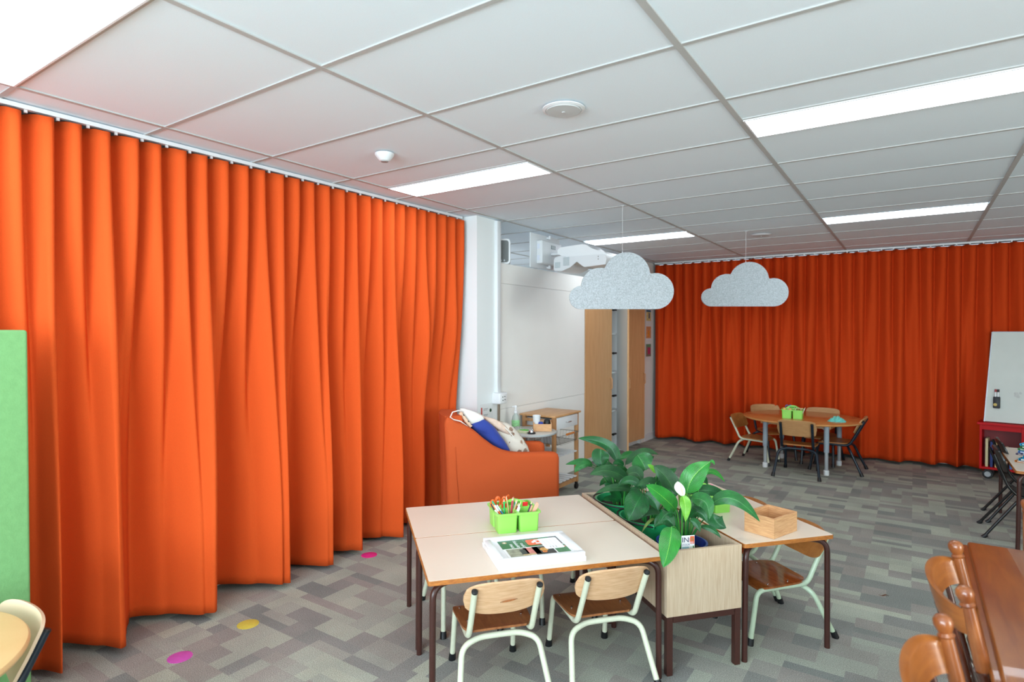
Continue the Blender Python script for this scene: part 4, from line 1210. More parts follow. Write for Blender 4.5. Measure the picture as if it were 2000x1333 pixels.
LEAVES = [
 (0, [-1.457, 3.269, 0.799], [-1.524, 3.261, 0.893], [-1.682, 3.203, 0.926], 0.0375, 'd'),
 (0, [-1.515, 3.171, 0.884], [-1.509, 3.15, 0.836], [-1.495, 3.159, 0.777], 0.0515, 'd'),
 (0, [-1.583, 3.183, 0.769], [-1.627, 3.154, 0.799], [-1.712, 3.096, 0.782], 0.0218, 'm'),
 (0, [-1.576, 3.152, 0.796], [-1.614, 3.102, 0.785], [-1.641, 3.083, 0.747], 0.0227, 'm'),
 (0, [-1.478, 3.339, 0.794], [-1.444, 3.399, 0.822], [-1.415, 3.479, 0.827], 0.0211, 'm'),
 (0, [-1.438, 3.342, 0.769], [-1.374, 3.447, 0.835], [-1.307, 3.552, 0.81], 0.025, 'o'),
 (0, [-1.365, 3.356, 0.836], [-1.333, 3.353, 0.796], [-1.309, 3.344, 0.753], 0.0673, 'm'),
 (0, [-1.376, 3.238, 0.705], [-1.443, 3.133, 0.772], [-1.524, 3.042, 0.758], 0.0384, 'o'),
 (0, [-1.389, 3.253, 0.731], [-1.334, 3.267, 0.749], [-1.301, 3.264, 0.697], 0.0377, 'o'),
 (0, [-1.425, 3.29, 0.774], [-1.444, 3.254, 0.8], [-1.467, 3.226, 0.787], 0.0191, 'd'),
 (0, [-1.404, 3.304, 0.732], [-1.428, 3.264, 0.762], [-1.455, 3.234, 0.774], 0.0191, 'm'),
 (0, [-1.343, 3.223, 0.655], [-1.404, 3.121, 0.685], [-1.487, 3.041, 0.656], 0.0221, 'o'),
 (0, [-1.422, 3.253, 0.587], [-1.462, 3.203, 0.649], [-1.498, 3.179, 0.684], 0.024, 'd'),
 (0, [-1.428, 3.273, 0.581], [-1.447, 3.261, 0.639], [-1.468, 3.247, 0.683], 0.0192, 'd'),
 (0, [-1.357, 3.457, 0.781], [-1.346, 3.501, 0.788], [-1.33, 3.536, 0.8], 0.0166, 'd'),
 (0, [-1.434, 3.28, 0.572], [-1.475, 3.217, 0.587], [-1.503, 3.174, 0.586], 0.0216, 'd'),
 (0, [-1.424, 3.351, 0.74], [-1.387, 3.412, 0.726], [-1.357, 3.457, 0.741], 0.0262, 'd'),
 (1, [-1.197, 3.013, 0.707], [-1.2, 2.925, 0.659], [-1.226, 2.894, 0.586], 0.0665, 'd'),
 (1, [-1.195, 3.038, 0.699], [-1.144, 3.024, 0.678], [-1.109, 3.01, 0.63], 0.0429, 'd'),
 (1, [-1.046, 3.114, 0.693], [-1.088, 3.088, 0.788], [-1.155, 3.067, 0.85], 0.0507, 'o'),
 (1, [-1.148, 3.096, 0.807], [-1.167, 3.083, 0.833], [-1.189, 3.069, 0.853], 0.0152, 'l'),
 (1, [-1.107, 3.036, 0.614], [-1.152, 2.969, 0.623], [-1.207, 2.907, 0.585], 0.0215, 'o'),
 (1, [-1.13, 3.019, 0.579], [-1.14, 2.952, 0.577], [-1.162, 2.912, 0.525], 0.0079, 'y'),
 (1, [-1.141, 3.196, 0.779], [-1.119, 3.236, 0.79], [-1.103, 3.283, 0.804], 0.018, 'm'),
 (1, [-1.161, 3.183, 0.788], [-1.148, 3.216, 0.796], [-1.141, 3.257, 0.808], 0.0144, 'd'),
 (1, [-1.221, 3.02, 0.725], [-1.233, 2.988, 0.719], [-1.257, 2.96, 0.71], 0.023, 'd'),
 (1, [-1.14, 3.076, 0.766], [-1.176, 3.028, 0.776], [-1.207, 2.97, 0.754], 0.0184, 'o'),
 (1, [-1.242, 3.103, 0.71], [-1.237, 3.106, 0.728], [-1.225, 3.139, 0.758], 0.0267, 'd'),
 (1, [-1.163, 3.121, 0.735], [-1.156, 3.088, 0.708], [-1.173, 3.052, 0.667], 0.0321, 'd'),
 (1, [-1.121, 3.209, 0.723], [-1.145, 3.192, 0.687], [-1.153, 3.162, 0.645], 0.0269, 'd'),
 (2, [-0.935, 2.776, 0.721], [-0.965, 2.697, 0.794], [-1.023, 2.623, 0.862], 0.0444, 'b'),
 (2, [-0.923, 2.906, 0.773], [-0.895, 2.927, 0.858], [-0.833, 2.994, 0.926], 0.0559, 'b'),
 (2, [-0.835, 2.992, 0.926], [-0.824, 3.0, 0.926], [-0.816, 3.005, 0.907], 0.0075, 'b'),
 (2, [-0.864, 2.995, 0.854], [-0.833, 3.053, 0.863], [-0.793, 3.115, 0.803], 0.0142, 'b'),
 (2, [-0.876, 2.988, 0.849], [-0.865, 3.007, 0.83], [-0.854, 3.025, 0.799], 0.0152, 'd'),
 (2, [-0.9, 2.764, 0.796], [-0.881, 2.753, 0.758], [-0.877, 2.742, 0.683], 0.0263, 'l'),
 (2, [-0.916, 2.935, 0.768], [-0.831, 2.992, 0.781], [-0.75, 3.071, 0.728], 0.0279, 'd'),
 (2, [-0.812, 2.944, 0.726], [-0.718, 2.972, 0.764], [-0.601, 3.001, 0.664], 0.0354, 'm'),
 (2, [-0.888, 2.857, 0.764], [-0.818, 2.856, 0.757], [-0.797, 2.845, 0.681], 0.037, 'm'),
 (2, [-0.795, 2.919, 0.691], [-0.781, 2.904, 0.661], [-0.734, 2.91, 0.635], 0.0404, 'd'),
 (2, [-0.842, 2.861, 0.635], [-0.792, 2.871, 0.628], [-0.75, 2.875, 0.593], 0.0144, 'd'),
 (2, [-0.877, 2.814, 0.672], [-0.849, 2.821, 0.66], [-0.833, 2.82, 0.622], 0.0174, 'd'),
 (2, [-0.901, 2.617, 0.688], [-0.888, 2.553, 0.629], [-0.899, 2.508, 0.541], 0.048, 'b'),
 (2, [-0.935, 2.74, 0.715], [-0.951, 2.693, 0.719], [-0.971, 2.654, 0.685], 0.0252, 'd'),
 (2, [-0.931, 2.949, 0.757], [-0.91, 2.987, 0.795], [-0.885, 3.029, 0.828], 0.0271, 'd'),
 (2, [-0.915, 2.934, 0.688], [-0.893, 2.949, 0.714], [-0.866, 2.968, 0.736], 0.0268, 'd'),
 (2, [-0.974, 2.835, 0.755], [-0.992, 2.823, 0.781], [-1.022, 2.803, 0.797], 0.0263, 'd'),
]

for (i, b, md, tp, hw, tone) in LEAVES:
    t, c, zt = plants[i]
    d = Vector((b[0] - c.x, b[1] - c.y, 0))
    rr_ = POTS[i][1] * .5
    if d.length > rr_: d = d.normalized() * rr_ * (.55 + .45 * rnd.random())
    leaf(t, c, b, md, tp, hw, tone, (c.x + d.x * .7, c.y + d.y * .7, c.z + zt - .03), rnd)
# fill-in leaves low in each crown, pointing round the pot
for i in range(3):
    t, c, zt = plants[i]
    for k in range(13 if i < 2 else 8):
        a = 2 * pi * k / (13 if i < 2 else 8) + rnd.uniform(-.3, .3)
        rr_ = POTS[i][1]
        if Vector((cos(a), sin(a), 0)).dot(TU * -.6 + TV * -.8) > .35: continue
        L_ = rnd.uniform(.12, .19) * (1 if i < 2 else .8)
        hz = c.z + zt + rnd.uniform(.05, .17)
        ca, sa = cos(a), sin(a)
        # stay inside the planter row
        dirv = Vector((ca, sa, 0)); du = abs(dirv.dot(TU))
        kk = 1 - .35 * du
        b = (c.x + ca * .05 * kk, c.y + sa * .05 * kk, hz)
        md = (c.x + ca * (.05 + L_ * .5) * kk, c.y + sa * (.05 + L_ * .5) * kk, hz + .035)
        tp = (c.x + ca * (.05 + L_) * kk, c.y + sa * (.05 + L_) * kk, hz - .01)
        leaf(t, c, b, md, tp, rnd.uniform(.024, .038), rnd.choice('dddmo'), (c.x + ca * .03, c.y + sa * .03, c.z + zt - .03), rnd)
    for k in range(7):
        a = rnd.uniform(0, 2 * pi); q = Vector((cos(a), sin(a), 0)) * .035
        g = G(); g.tube(bez((q.x, q.y, zt - .03), (q.x * 1.5, q.y * 1.5, zt + .08), (q.x * 2.4, q.y * 2.4, zt + .17), 6), [.0045 - .0004 * z for z in range(7)], 6)
        obj('stalk', g, M_stalk if k % 2 else M_stalkd, t)
# the white flower
t, c, zt = plants[2]
fb, fm, ft = Vector((-.91, 2.792, .790)), Vector((-.917, 2.788, .824)), Vector((-.930, 2.782, .858))
def spathe(u, v):
    s = (v + 1) / 2
    p = fb * (1 - s) + ft * s
    wq = .0245 * sin(pi * min(1, s * .93 + .05)) ** .7
    return p + Vector((.828, .56, 0)) * (u * wq) + Vector((.56, -.828, .1)) * (.010 * u * u - .012 * sin(pi * s)) - c
g = G(); g.slab(lambda u, v: spathe(u, v), 10, 14, lambda u, v: (.0006, -.0009, 0)); fl_ = obj('flower', g, mat('spathe_white', (238, 240, 226), .45), t, 60)
g = G(); q0 = fb + Vector((.006, -.010, .008)) - c; g.tube([q0, q0 + Vector((-.004, 0, .02)), q0 + Vector((-.010, .002, .044))], [.003, .0042, .002], 8); obj('spadix', g, mat('spadix_cream', (222, 220, 170), .6), fl_)
g = G(); g.tube(bez((0, -.02, zt - .03), (.02, -.05, .36), fb - c, 10), .0026, 8); obj('flower_stalk', g, M_stalk, t)

# plant tag
def txt(body, size, mx, m, parent, name='lettering', ext=.0004, sx=1.):
    cu = bpy.data.curves.new(name, 'FONT'); cu.body = body; cu.size = size; cu.extrude = ext; cu.align_x = 'CENTER'; cu.align_y = 'CENTER'
    tmp = bpy.data.objects.new('tmp', cu); COL.objects.link(tmp)
    me = bpy.data.meshes.new_from_object(tmp)
    bpy.data.objects.remove(tmp)
    me.transform(mx @ Matrix.Diagonal((sx, 1, 1, 1)))
    me.materials.clear(); me.materials.append(m)
    o = bpy.data.objects.new(name, me); COL.objects.link(o); o.parent = parent
    return o
ta = thing('plant_tag', 'white plant tag printed IN DOOR stuck in the blue pot', 'label', (-.8735, 2.770, .500), radians(44))
g = G(); g.box((0, 0, .055), (.066, .0015, .115), .0005); tg_ = obj('card', g, M_whitegloss, ta, smooth=False)
F = Matrix.Translation((0, -.0012, 0)) @ RX
txt('IN', .034, Matrix.Translation((-.013, -.0012, .091)) @ RX, mat('ink_navy', (40, 42, 84), .5), tg_, sx=1.05)
txt('DOOR', .0135, Matrix.Translation((-.011, -.0012, .0690)) @ RX, mat('ink_grey', (140, 146, 170), .5), tg_)
txt('PLANTS', .0062, Matrix.Translation((.0075, -.0012, .090)) @ RX @ Matrix.Rotation(pi / 2, 4, 'Z'), mat('ink_pink', (214, 120, 140), .5), tg_)
for (x, z, w_, h_, c_) in ((.021, .090, .021, .036, (214, 96, 54)), (-.013, .034, .036, .052, (150, 186, 190)), (.021, .034, .024, .056, (214, 224, 212)), (.027, .046, .006, .034, (90, 140, 80)), (.019, .078, .017, .010, (220, 160, 160)), (-.006, .025, .014, .03, (34, 96, 80)), (.021, .094, .006, .012, (120, 140, 90))):
    g = G(); g.box((x, -.0011 - .0002 * (w_ < .02), z), (w_, .0004, h_)); obj('print_patch', g, mat('tagc%d_%d' % (c_[0], c_[1]), c_, .5), tg_, smooth=False)
for x, z in ((-.022, .03), (-.012, .024)):
    g = G(); g.slab(lambda u, v: (x + u * .005 * sqrt(max(0, 1 - v * v)), -.0016, z + v * .011), 6, 8, lambda u, v: (0, -.0002, 0)); obj('print_flower', g, M_whitegloss, tg_, smooth=False)

# ------------------------------------------------------------------ lime caddies
def make_caddy(label):
    t = thing('desk_caddy', label, 'caddy')
    W, D, H = .222, .212, .096
    g = G()
    # four cups with a cross shaped gap underneath and a joined rim
    def cup(cx, cy, w, d):
        th = .0025; n = 5
        for k, (z0, z1) in enumerate(((0, H),)):
            o0 = rrect(w * .93, d * .93, .012, n); o1 = rrect(w, d, .012, n)
            i0 = rrect(w * .93 - 2 * th, d * .93 - 2 * th, .010, n); i1 = rrect(w - 2 * th, d - 2 * th, .010, n)
            N_ = len(o0)
            vs = [(cx + x, cy + y, 0) for x, y in o0] + [(cx + x, cy + y, H) for x, y in o1] + [(cx + x, cy + y, H) for x, y in i1] + [(cx + x, cy + y, .004) for x, y in i0]
            fs = [tuple(range(N_))[::-1], tuple(3 * N_ + q for q in range(N_))]
            for r in range(3):
                for q in range(N_): fs.append((r * N_ + q, r * N_ + (q + 1) % N_, (r + 1) * N_ + (q + 1) % N_, (r + 1) * N_ + q))
            g.add(vs, fs)
    for sx in (-1, 1):
        for sy in (-1, 1):
            cup(sx * W / 4 * 1.02, sy * D / 4 * 1.02, W / 2 * .93, D / 2 * .93)
    obj('cups', g, M_lime, t, 50)
    g = G(); o = rrect(W + .014, D + .014, .02, 6); i_ = rrect(W - .008, D - .008, .014, 6); N_ = len(o)
    vs = [(x, y, H - .004) for x, y in o] + [(x, y, H + .004) for x, y in o] + [(x, y, H + .004) for x, y in i_] + [(x, y, H - .004) for x, y in i_]
    fs = []
    for r in range(4):
        for q in range(N_): fs.append((r * N_ + q, r * N_ + (q + 1) % N_, ((r + 1) % 4) * N_ + (q + 1) % N_, ((r + 1) % 4) * N_ + q))
    g.add(vs, fs); g.box((0, 0, H - .004), (.014, D, .010)); g.box((0, 0, H - .004), (W, .014, .010)); obj('rim', g, M_lime, t, 50)
    g = G()
    # arched carrying divider
    pts = [(-.095, H)] + [(-.080 + .160 * k / 14, H + .048 * sin(pi * (k + 1.2) / 16.4)) for k in range(15)] + [(.095, H)]
    hole = [(-.028, H + .016), (.028, H + .016), (.028, H + .032), (-.028, H + .032)]
    g.prism(pts[::-1], .005, Matrix.Translation((0, .0025, 0)) @ RX); ar = obj('handle', g, M_lime, t, 30)
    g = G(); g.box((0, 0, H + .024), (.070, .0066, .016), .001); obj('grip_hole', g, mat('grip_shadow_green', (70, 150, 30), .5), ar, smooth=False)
    return t
c1 = make_caddy('lime green desk caddy full of pencils and scissors on the joined nursery tables')
c1.location = UV(.51, .555, .5625); c1.rotation_euler = (0, 0, TA)
c2 = dup(c1, (-1.155, 7.515, .5805), radians(4), 'lime green desk caddy on the far oval table')
c3 = dup(c1, UV(1.625, .545, .5707), TA, 'lime green desk caddy half hidden by the peace lily leaves on the right-hand table')
for x, col_, cn in ((-.052, (206, 74, 26), 'r'), (.062, (222, 30, 34), 's')):
    st_ = thing('sticker', ('orange rectangular sticker on the divider of the nearest lime caddy' if x < 0 else 'red sticker on the right of the divider of the nearest lime caddy'), 'sticker', UV(.51, .555, .5625), TA)
    g = G(); g.box((x, -.0042, .112), (.028, .0012, .022), .0004); obj('sticker', g, mat('sticker' + cn, col_, .5), st_, smooth=False)

def pencil(name, label, cat, org, rz, a, b, r, col_, tipc=None, woodtip=True, flat=False, blunt=False):
    """a = upper end, b = lower end in the caddy frame"""
    t = thing(name, label, cat, org, rz)
    A, B = Vector(a), Vector(b); d = (A - B).normalized(); L_ = (A - B).length
    m = mat('pencil_%d_%d_%d' % col_, col_, .35)
    if flat:
        sd = d.cross(Vector((0, 1, .3))).normalized(); nn = sd.cross(d)
        rot = Matrix((sd, nn, d)).transposed()
        g = G(); g.box((A + B) / 2, (r * 2.2, r * .9, L_), .0006, rot); o = obj('barrel', g, m, t, smooth=False)
        g = G(); g.cyl(A - d * .001, A + d * .0015, .0012, 8); obj('lead', g, M_black, o)
        return t
    if blunt:
        g = G(); g.tube([B, A - d * .035], r, 10); o = obj('barrel', g, m, t)
        g = G(); g.tube([A - d * .035, A - d * .004, A], [r * 1.12, r * 1.12, r * .7], 10); obj('cap', g, mat('cap_%d_%d_%d' % tipc, tipc, .35), o)
        return t
    g = G(); g.tube([B, A - d * .020], r, 6); o = obj('barrel', g, m, t, 30)
    g = G(); g.tube([A - d * .020, A - d * .005], [r * .98, r * .3], 8); obj('wood_tip', g, mat('bare_wood', (226, 196, 160), .6), o)
    g = G(); g.tube([A - d * .005, A], [r * .3, .0003], 6); obj('lead', g, mat('lead_%d_%d_%d' % (tipc or col_), tipc or col_, .5), o)
    return t
ORG = UV(.51, .555, .5627)
PN = {
 'marker_bk': ('marker_pen', 'orange felt pen with a black end, leftmost in the near lime caddy', 'pen', .0042, (232, 116, 40), (30, 36, 48), 'b'),
 'marker_or': ('marker_pen', 'white felt pen with an orange cap leaning left in the near lime caddy', 'pen', .0042, (230, 226, 222), (236, 130, 60), 'b'),
 'or2': ('marker_pen', 'bright orange felt pen lying lowest at the left of the near lime caddy', 'pen', .0045, (238, 104, 34), (238, 214, 200), 'b'),
 'marker_gn': ('marker_pen', 'navy felt pen with a green cap leaning left in the near caddy', 'pen', .0045, (46, 56, 100), (50, 150, 104), 'b'),
 'white': ('marker_pen', 'orange and white felt pen in the left fan of the near caddy', 'pen', .0045, (236, 110, 44), (238, 236, 236), 'b'),
 'blue': ('marker_pen', 'white and blue felt pen in the left fan of the near caddy', 'pen', .0042, (70, 140, 200), (236, 238, 240), 'b'),
 'bk': ('pencil', 'short dark pencil low between the felt pens and the green pencil', 'pencil', .0035, (60, 44, 44), (40, 40, 40), ''),
 'green': ('pencil', 'bright green coloured pencil standing upright in the near caddy', 'pencil', .0042, (20, 186, 96), (30, 130, 70), ''),
 'natural': ('pencil', 'natural wood coloured pencil, the tallest in the near caddy', 'pencil', .0040, (196, 166, 110), (236, 226, 206), ''),
 'red': ('pencil', 'crimson coloured pencil standing upright in the near caddy', 'pencil', .0044, (198, 52, 84), (220, 90, 110), ''),
 'tan': ('pencil', 'tan coloured pencil just right of the crimson one', 'pencil', .0038, (190, 160, 100), (206, 186, 140), ''),
 'blue2': ('pencil', 'blue tipped coloured pencil right of the tan one', 'pencil', .0038, (90, 160, 210), (60, 110, 190), ''),
 'tan2': ('pencil', 'thicker tan pencil leaning right in the near caddy', 'pencil', .0044, (196, 170, 112), (236, 226, 210), ''),
 'maroon': ('pencil', 'maroon coloured pencil leaning right in the near caddy', 'pencil', .0040, (140, 52, 34), (190, 110, 100), ''),
 'whiteblk': ('pencil', 'white pencil with black bands leaning right in the near caddy', 'pencil', .0040, (214, 216, 224), (226, 200, 150), ''),
 'green2': ('marker_pen', 'short green crayon end at the middle of the near caddy', 'crayon', .0042, (24, 170, 84), (230, 216, 190), 'b'),
 'white2': ('marker_pen', 'thick white felt pen in front of the red sticker', 'pen', .0052, (238, 240, 242), (238, 240, 242), 'b'),
 'blk': ('pencil', 'black and white striped pencil in the right cup of the near caddy', 'pencil', .0040, (52, 50, 60), (150, 110, 90), ''),
 'pink': ('pencil', 'short pinkish flat pencil next to the striped one in the right cup', 'pencil', .0044, (226, 160, 136), (90, 80, 80), 'f'),
 'p2': ('pencil', 'pale wooden pencil, left one of the tight row in the right cup', 'pencil', .0046, (230, 170, 144), (90, 80, 80), 'f'),
 'p3': ('pencil', 'pale wooden pencil, second of the tight row in the right cup', 'pencil', .0046, (234, 176, 150), (90, 80, 80), 'f'),
 'p4': ('pencil', 'pale wooden pencil, third of the tight row in the right cup', 'pencil', .0046, (228, 168, 142), (90, 80, 80), 'f'),
 'p5': ('pencil', 'pale wooden pencil, rightmost of the tight row in the right cup', 'pencil', .0046, (232, 174, 148), (90, 80, 80), 'f'),
}
for key, a, b in [
('marker_bk',[-0.143, -0.015, 0.129],[-0.055, -0.041, 0.012]),
('marker_or',[-0.135, -0.017, 0.13],[-0.052, -0.041, 0.012]),
('or2',[-0.129, -0.05, 0.108],[-0.045, -0.074, 0.012]),
('marker_gn',[-0.137, -0.017, 0.145],[-0.038, -0.045, 0.012]),
('white',[-0.128, -0.04, 0.129],[-0.038, -0.066, 0.012]),
('blue',[-0.111, -0.024, 0.124],[-0.023, -0.049, 0.012]),
('bk',[-0.072, -0.014, 0.104],[-0.021, -0.029, 0.012]),
('green',[-0.064, -0.015, 0.156],[-0.051, -0.021, 0.012]),
('natural',[-0.048, -0.009, 0.164],[-0.019, -0.019, 0.012]),
('red',[-0.01, -0.019, 0.16],[-0.025, -0.018, 0.012]),
('tan',[-0.001, -0.011, 0.158],[-0.014, -0.01, 0.012]),
('blue2',[0.014, -0.016, 0.147],[-0.013, -0.01, 0.012]),
('tan2',[0.014, -0.037, 0.148],[-0.032, -0.026, 0.012]),
('maroon',[0.022, -0.039, 0.135],[-0.027, -0.027, 0.012]),
('whiteblk',[0.028, -0.061, 0.146],[-0.032, -0.047, 0.012]),
('green2',[0.0, -0.065, 0.088],[-0.064, -0.048, 0.012]),
('white2',[0.017, -0.069, 0.117],[-0.017, -0.061, 0.012]),
('blk',[0.097, -0.08, 0.145],[0.03, -0.064, 0.012]),
('pink',[0.095, -0.079, 0.12],[0.036, -0.065, 0.012]),
('p2',[0.128, -0.067, 0.133],[0.046, -0.047, 0.012]),
('p3',[0.13, -0.078, 0.129],[0.05, -0.059, 0.012]),
('p4',[0.132, -0.089, 0.124],[0.051, -0.069, 0.012]),
('p5',[0.132, -0.1, 0.122],[0.056, -0.081, 0.012]),

]:
    nm, lb, ct_, r, c_, tc_, kd = PN[key]
    a = (a[0] * .86, max(a[1], -.062), a[2])
    b = (max(-.098, min(.098, b[0])), max(-.074, min(-.014, b[1])), .008)
    if -.02 < b[0] < 0: b = (-.018, b[1], b[2])
    if 0 <= b[0] < .02: b = (.018, b[1], b[2])
    pencil(nm, lb, ct_, ORG, TA, a, b, r, c_, tc_, flat=(kd == 'f'), blunt=(kd == 'b'))
# scissors: orange handles sticking out of the back cups
def scissors(label, x, y, h, lean, turn, col_=(236, 106, 40), org=None, rz=TA, r=.019):
    t = thing('scissors', label, 'scissors', org or ORG, rz)
    Rm = Matrix.Translation((x, y, 0)) @ Matrix.Rotation(turn, 4, 'Z') @ Matrix.Rotation(lean, 4, 'Y')
    m = mat('scissor_%d' % col_[0], col_, .35)
    for s in (-1, 1):
        pts = [Rm @ Vector((s * .017 + r * .75 * cos(2 * pi * k / 20) * .9, .003 * s, h - .024 + r * 1.25 * sin(2 * pi * k / 20))) for k in range(20)]
        g = G(); g.tube(pts, .0048, 8, closed=True)
        g.tube([Rm @ Vector((s * .012, .003 * s, h - .045)), Rm @ Vector((-s * .003, .003 * s, h - .075))], .005, 8)
        o = obj('finger_loop', g, m, t)
        g = G(); g.tube([Rm @ Vector((-s * .003, .003 * s, h - .070)), Rm @ Vector((s * .001, .002 * s, .012))], [.005, .002], 6); obj('blade', g, M_chrome, o)
scissors('pair of scissors with orange handles, leftmost in the back of the near caddy', -.072, .05, .136, -.12, .3)
scissors('pair of scissors with orange handles, second from the left in the near caddy', -.050, .066, .138, .0, -.5)
scissors('pair of scissors with orange handles, third from the left in the near caddy', -.040, .045, .122, .15, .2)
scissors('pair of scissors with orange handles, rightmost in the back of the near caddy', -.020, .062, .140, .08, .9)
t = thing('wooden_disc', 'pale wooden disc edge showing in the back right cup of the near caddy', 'disc', ORG, TA)
g = G(); g.lathe([(.030, -.004), (.032, -.002), (.032, .002), (.030, .004)], 30, Matrix.Translation((.055, .05, .085)) @ RX); obj('disc', g, mat('balsa', (224, 196, 140), .6), t)
# far caddy contents
O2 = Vector((-1.155, 7.515, .5807)); R2 = radians(4)
scissors('pair of blue handled scissors in the caddy on the oval table', -.05, .05, .135, 0, .1, (40, 110, 170), O2, R2, .022)
scissors('second pair of blue handled scissors leaning right in the oval table caddy', -.035, .06, .130, .15, .6, (50, 130, 190), O2, R2, .020)
for k, (x, lb) in enumerate(((-.085, 'pale yellow ball in the left cup of the oval table caddy'), (-.025, 'pale orange ball in the middle of the oval table caddy'))):
    t = thing('craft_ball', lb, 'ball', O2, R2)
    g = G(); rr_ = .023; g.lathe([(.001, -rr_)] + [(rr_ * cos(radians(a)), rr_ * sin(radians(a))) for a in range(-75, 90, 15)] + [(.001, rr_)], 20, Matrix.Translation((x + .0, -.045, .092))); obj('ball', g, mat('ball%d' % k, [(222, 180, 96), (224, 170, 110)][k], .6), t)
FP = [((.02, -.03), (.008, -.04), (170, 190, 70), 'olive green'), ((.035, -.05), (.030, -.06), (214, 214, 150), 'cream'), ((.045, -.03), (.045, -.04), (30, 60, 50), 'dark green'), ((.060, -.05), (.055, -.06), (206, 150, 50), 'mustard yellow'), ((.068, -.02), (.066, -.04), (60, 70, 30), 'dark olive'), ((.082, -.05), (.078, -.05), (200, 160, 70), 'ochre'), ((.095, -.06), (.088, -.05), (214, 100, 90), 'coral red'), ((.105, -.04), (.085, -.04), (40, 90, 80), 'teal'), ((.135, -.06), (.085, -.06), (226, 214, 206), 'white')]
for a, b, c_, nm in FP:
    pencil('pencil', nm + ' pencil in the right cup of the oval table caddy', 'pencil', O2, R2, (a[0], a[1], .128 + .008 * (nm == 'white')), (b[0], b[1], .010), .005, c_, c_)
# right-hand table caddy contents (only the tips show between the leaves)
O3 = UV(1.625, .545, .5709)
for k, (x, y, c_, nm) in enumerate(((-.085, .05, (236, 140, 60), 'orange'), (-.07, .065, (230, 226, 226), 'white'), (-.055, .045, (50, 60, 140), 'blue'), (-.04, .06, (232, 232, 236), 'pale grey'), (-.03, .03, (120, 40, 90), 'plum'), (-.022, .075, (30, 120, 90), 'green'))):
    pencil('marker_pen', nm + ' capped felt pen tip seen between the leaves on the right-hand table', 'pen', O3, TA, (x * 1.1, y * 1.1, .150), (x * .7 - .01, y * .8, .010), .0048, (220, 216, 214), c_, blunt=True)
for k, (x, y) in enumerate(((.05, .055), (.085, .06))):
    t = thing('craft_ball', ['pink striped ball showing above the leaf, left one', 'pink striped ball showing above the leaf, right one'][k], 'ball', O3, TA)
    g = G(); rr_ = .019; g.lathe([(.001, -rr_)] + [(rr_ * cos(radians(a)), rr_ * sin(radians(a))) for a in range(-75, 90, 15)] + [(.001, rr_)], 20, Matrix.Translation((x, y, .100))); obj('ball', g, mat('pink_ball', (242, 150, 180), .5, noise=(90, .2)), t)

# teal cloth on oval table
t = thing('crumpled_cloth', 'small crumpled turquoise cloth on the right of the oval table', 'cloth', (-.700, 7.47, .5805))
g = G(); g.slab(lambda u, v: (u * .075 * (1 + .2 * sin(7 * v)), v * .06 * (1 + .2 * cos(8 * u)), .004 + .05 * max(0, (1 - u * u) * (1 - v * v)) * (.8 + .5 * sin(13 * u + 4 * v) * cos(9 * v))), 26, 26, lambda u, v: (0, 0, -.004)); obj('cloth', g, mat('turquoise_cloth', (110, 196, 184), .85), t, 80)

# ------------------------------------------------------------------ white picture frame lying on the near table
t = thing('framed_print', 'white box picture frame with a green printed brochure, lying flat on the near table', 'picture frame', UV(.493, .163, .5625), TA + radians(1))
FW, FD = .400, .302
g = G()
for c, d in (((0, -FD / 2 + .016, .011), (FW, .032, .022)), ((0, FD / 2 - .016, .011), (FW, .032, .022)), ((-FW / 2 + .016, 0, .011), (.032, FD - .064, .022)), ((FW / 2 - .016, 0, .011), (.032, FD - .064, .022))):
    g.box(c, d, .002)
obj('lower_frame', g, M_whitegloss, t)
g = G(); fw2, fd2 = FW - .006, FD - .006
for c, d in (((0, -fd2 / 2 + .014, .0315), (fw2, .028, .019)), ((0, fd2 / 2 - .014, .0315), (fw2, .028, .019)), ((-fw2 / 2 + .014, 0, .0315), (.028, fd2 - .056, .019)), ((fw2 / 2 - .014, 0, .0315), (.028, fd2 - .056, .019))):
    g.box(c, d, .0025)
obj('upper_frame', g, M_whitegloss, t)
g = G(); g.box((0, 0, .0245), (FW - .05, FD - .05, .003)); mt = obj('mount', g, M_whitegloss, t, smooth=False)
br = None
g = G(); g.box((.004, .004, .0268), (.252, .170, .001)); br = obj('brochure', g, mat('brochure_white', (240, 241, 240), .35), t, smooth=False)
def patch(x, y, w_, h_, c_, z=.0276, name='printed_patch', nz=None):
    g = G(); g.box((x + .004, y + .004, z), (w_, h_, .0005)); return obj(name, g, mat('br%d_%d_%d' % c_, c_, .4, noise=nz), br, smooth=False)
patch(-.010, .042, .232, .086, (36, 108, 58)); patch(.068, .006, .076, .012, (58, 66, 56), .02765)
patch(.106, .042, .036, .086, (92, 90, 86), .02762)
patch(-.116 + .04, -.046, .080, .076, (150, 150, 128), nz=(60, .35)); patch(-.020, -.043, .060, .068, (214, 130, 120), nz=(40, .25))
patch(.028, -.046, .080, .078, (48, 50, 46), nz=(30, .2)); patch(.100, -.046, .052, .076, (74, 130, 84), nz=(50, .1)); patch(.098, -.030, .050, .010, (226, 128, 118), .0279)
patch(-.055, -.046, .022, .050, (52, 54, 56), .0279); patch(-.040, -.075, .05, .012, (206, 180, 130), .0279)
g = G(); g.lathe([(.017, 0), (.017, .0004)], 24, Matrix.Translation((.034, -.036, .0279))); obj('printed_face', g, mat('animal_tan', (214, 160, 84), .5), br)
g = G(); g.lathe([(.010, 0), (.010, .0004)], 24, Matrix.Translation((.030, -.058, .0279))); obj('printed_face', g, mat('animal_orange', (220, 128, 60), .5), br)
g = G(); g.lathe([(.002, 0), (.002, .0004)], 12, Matrix.Translation((.030, -.034, .0284))); obj('printed_eye', g, M_black, br)
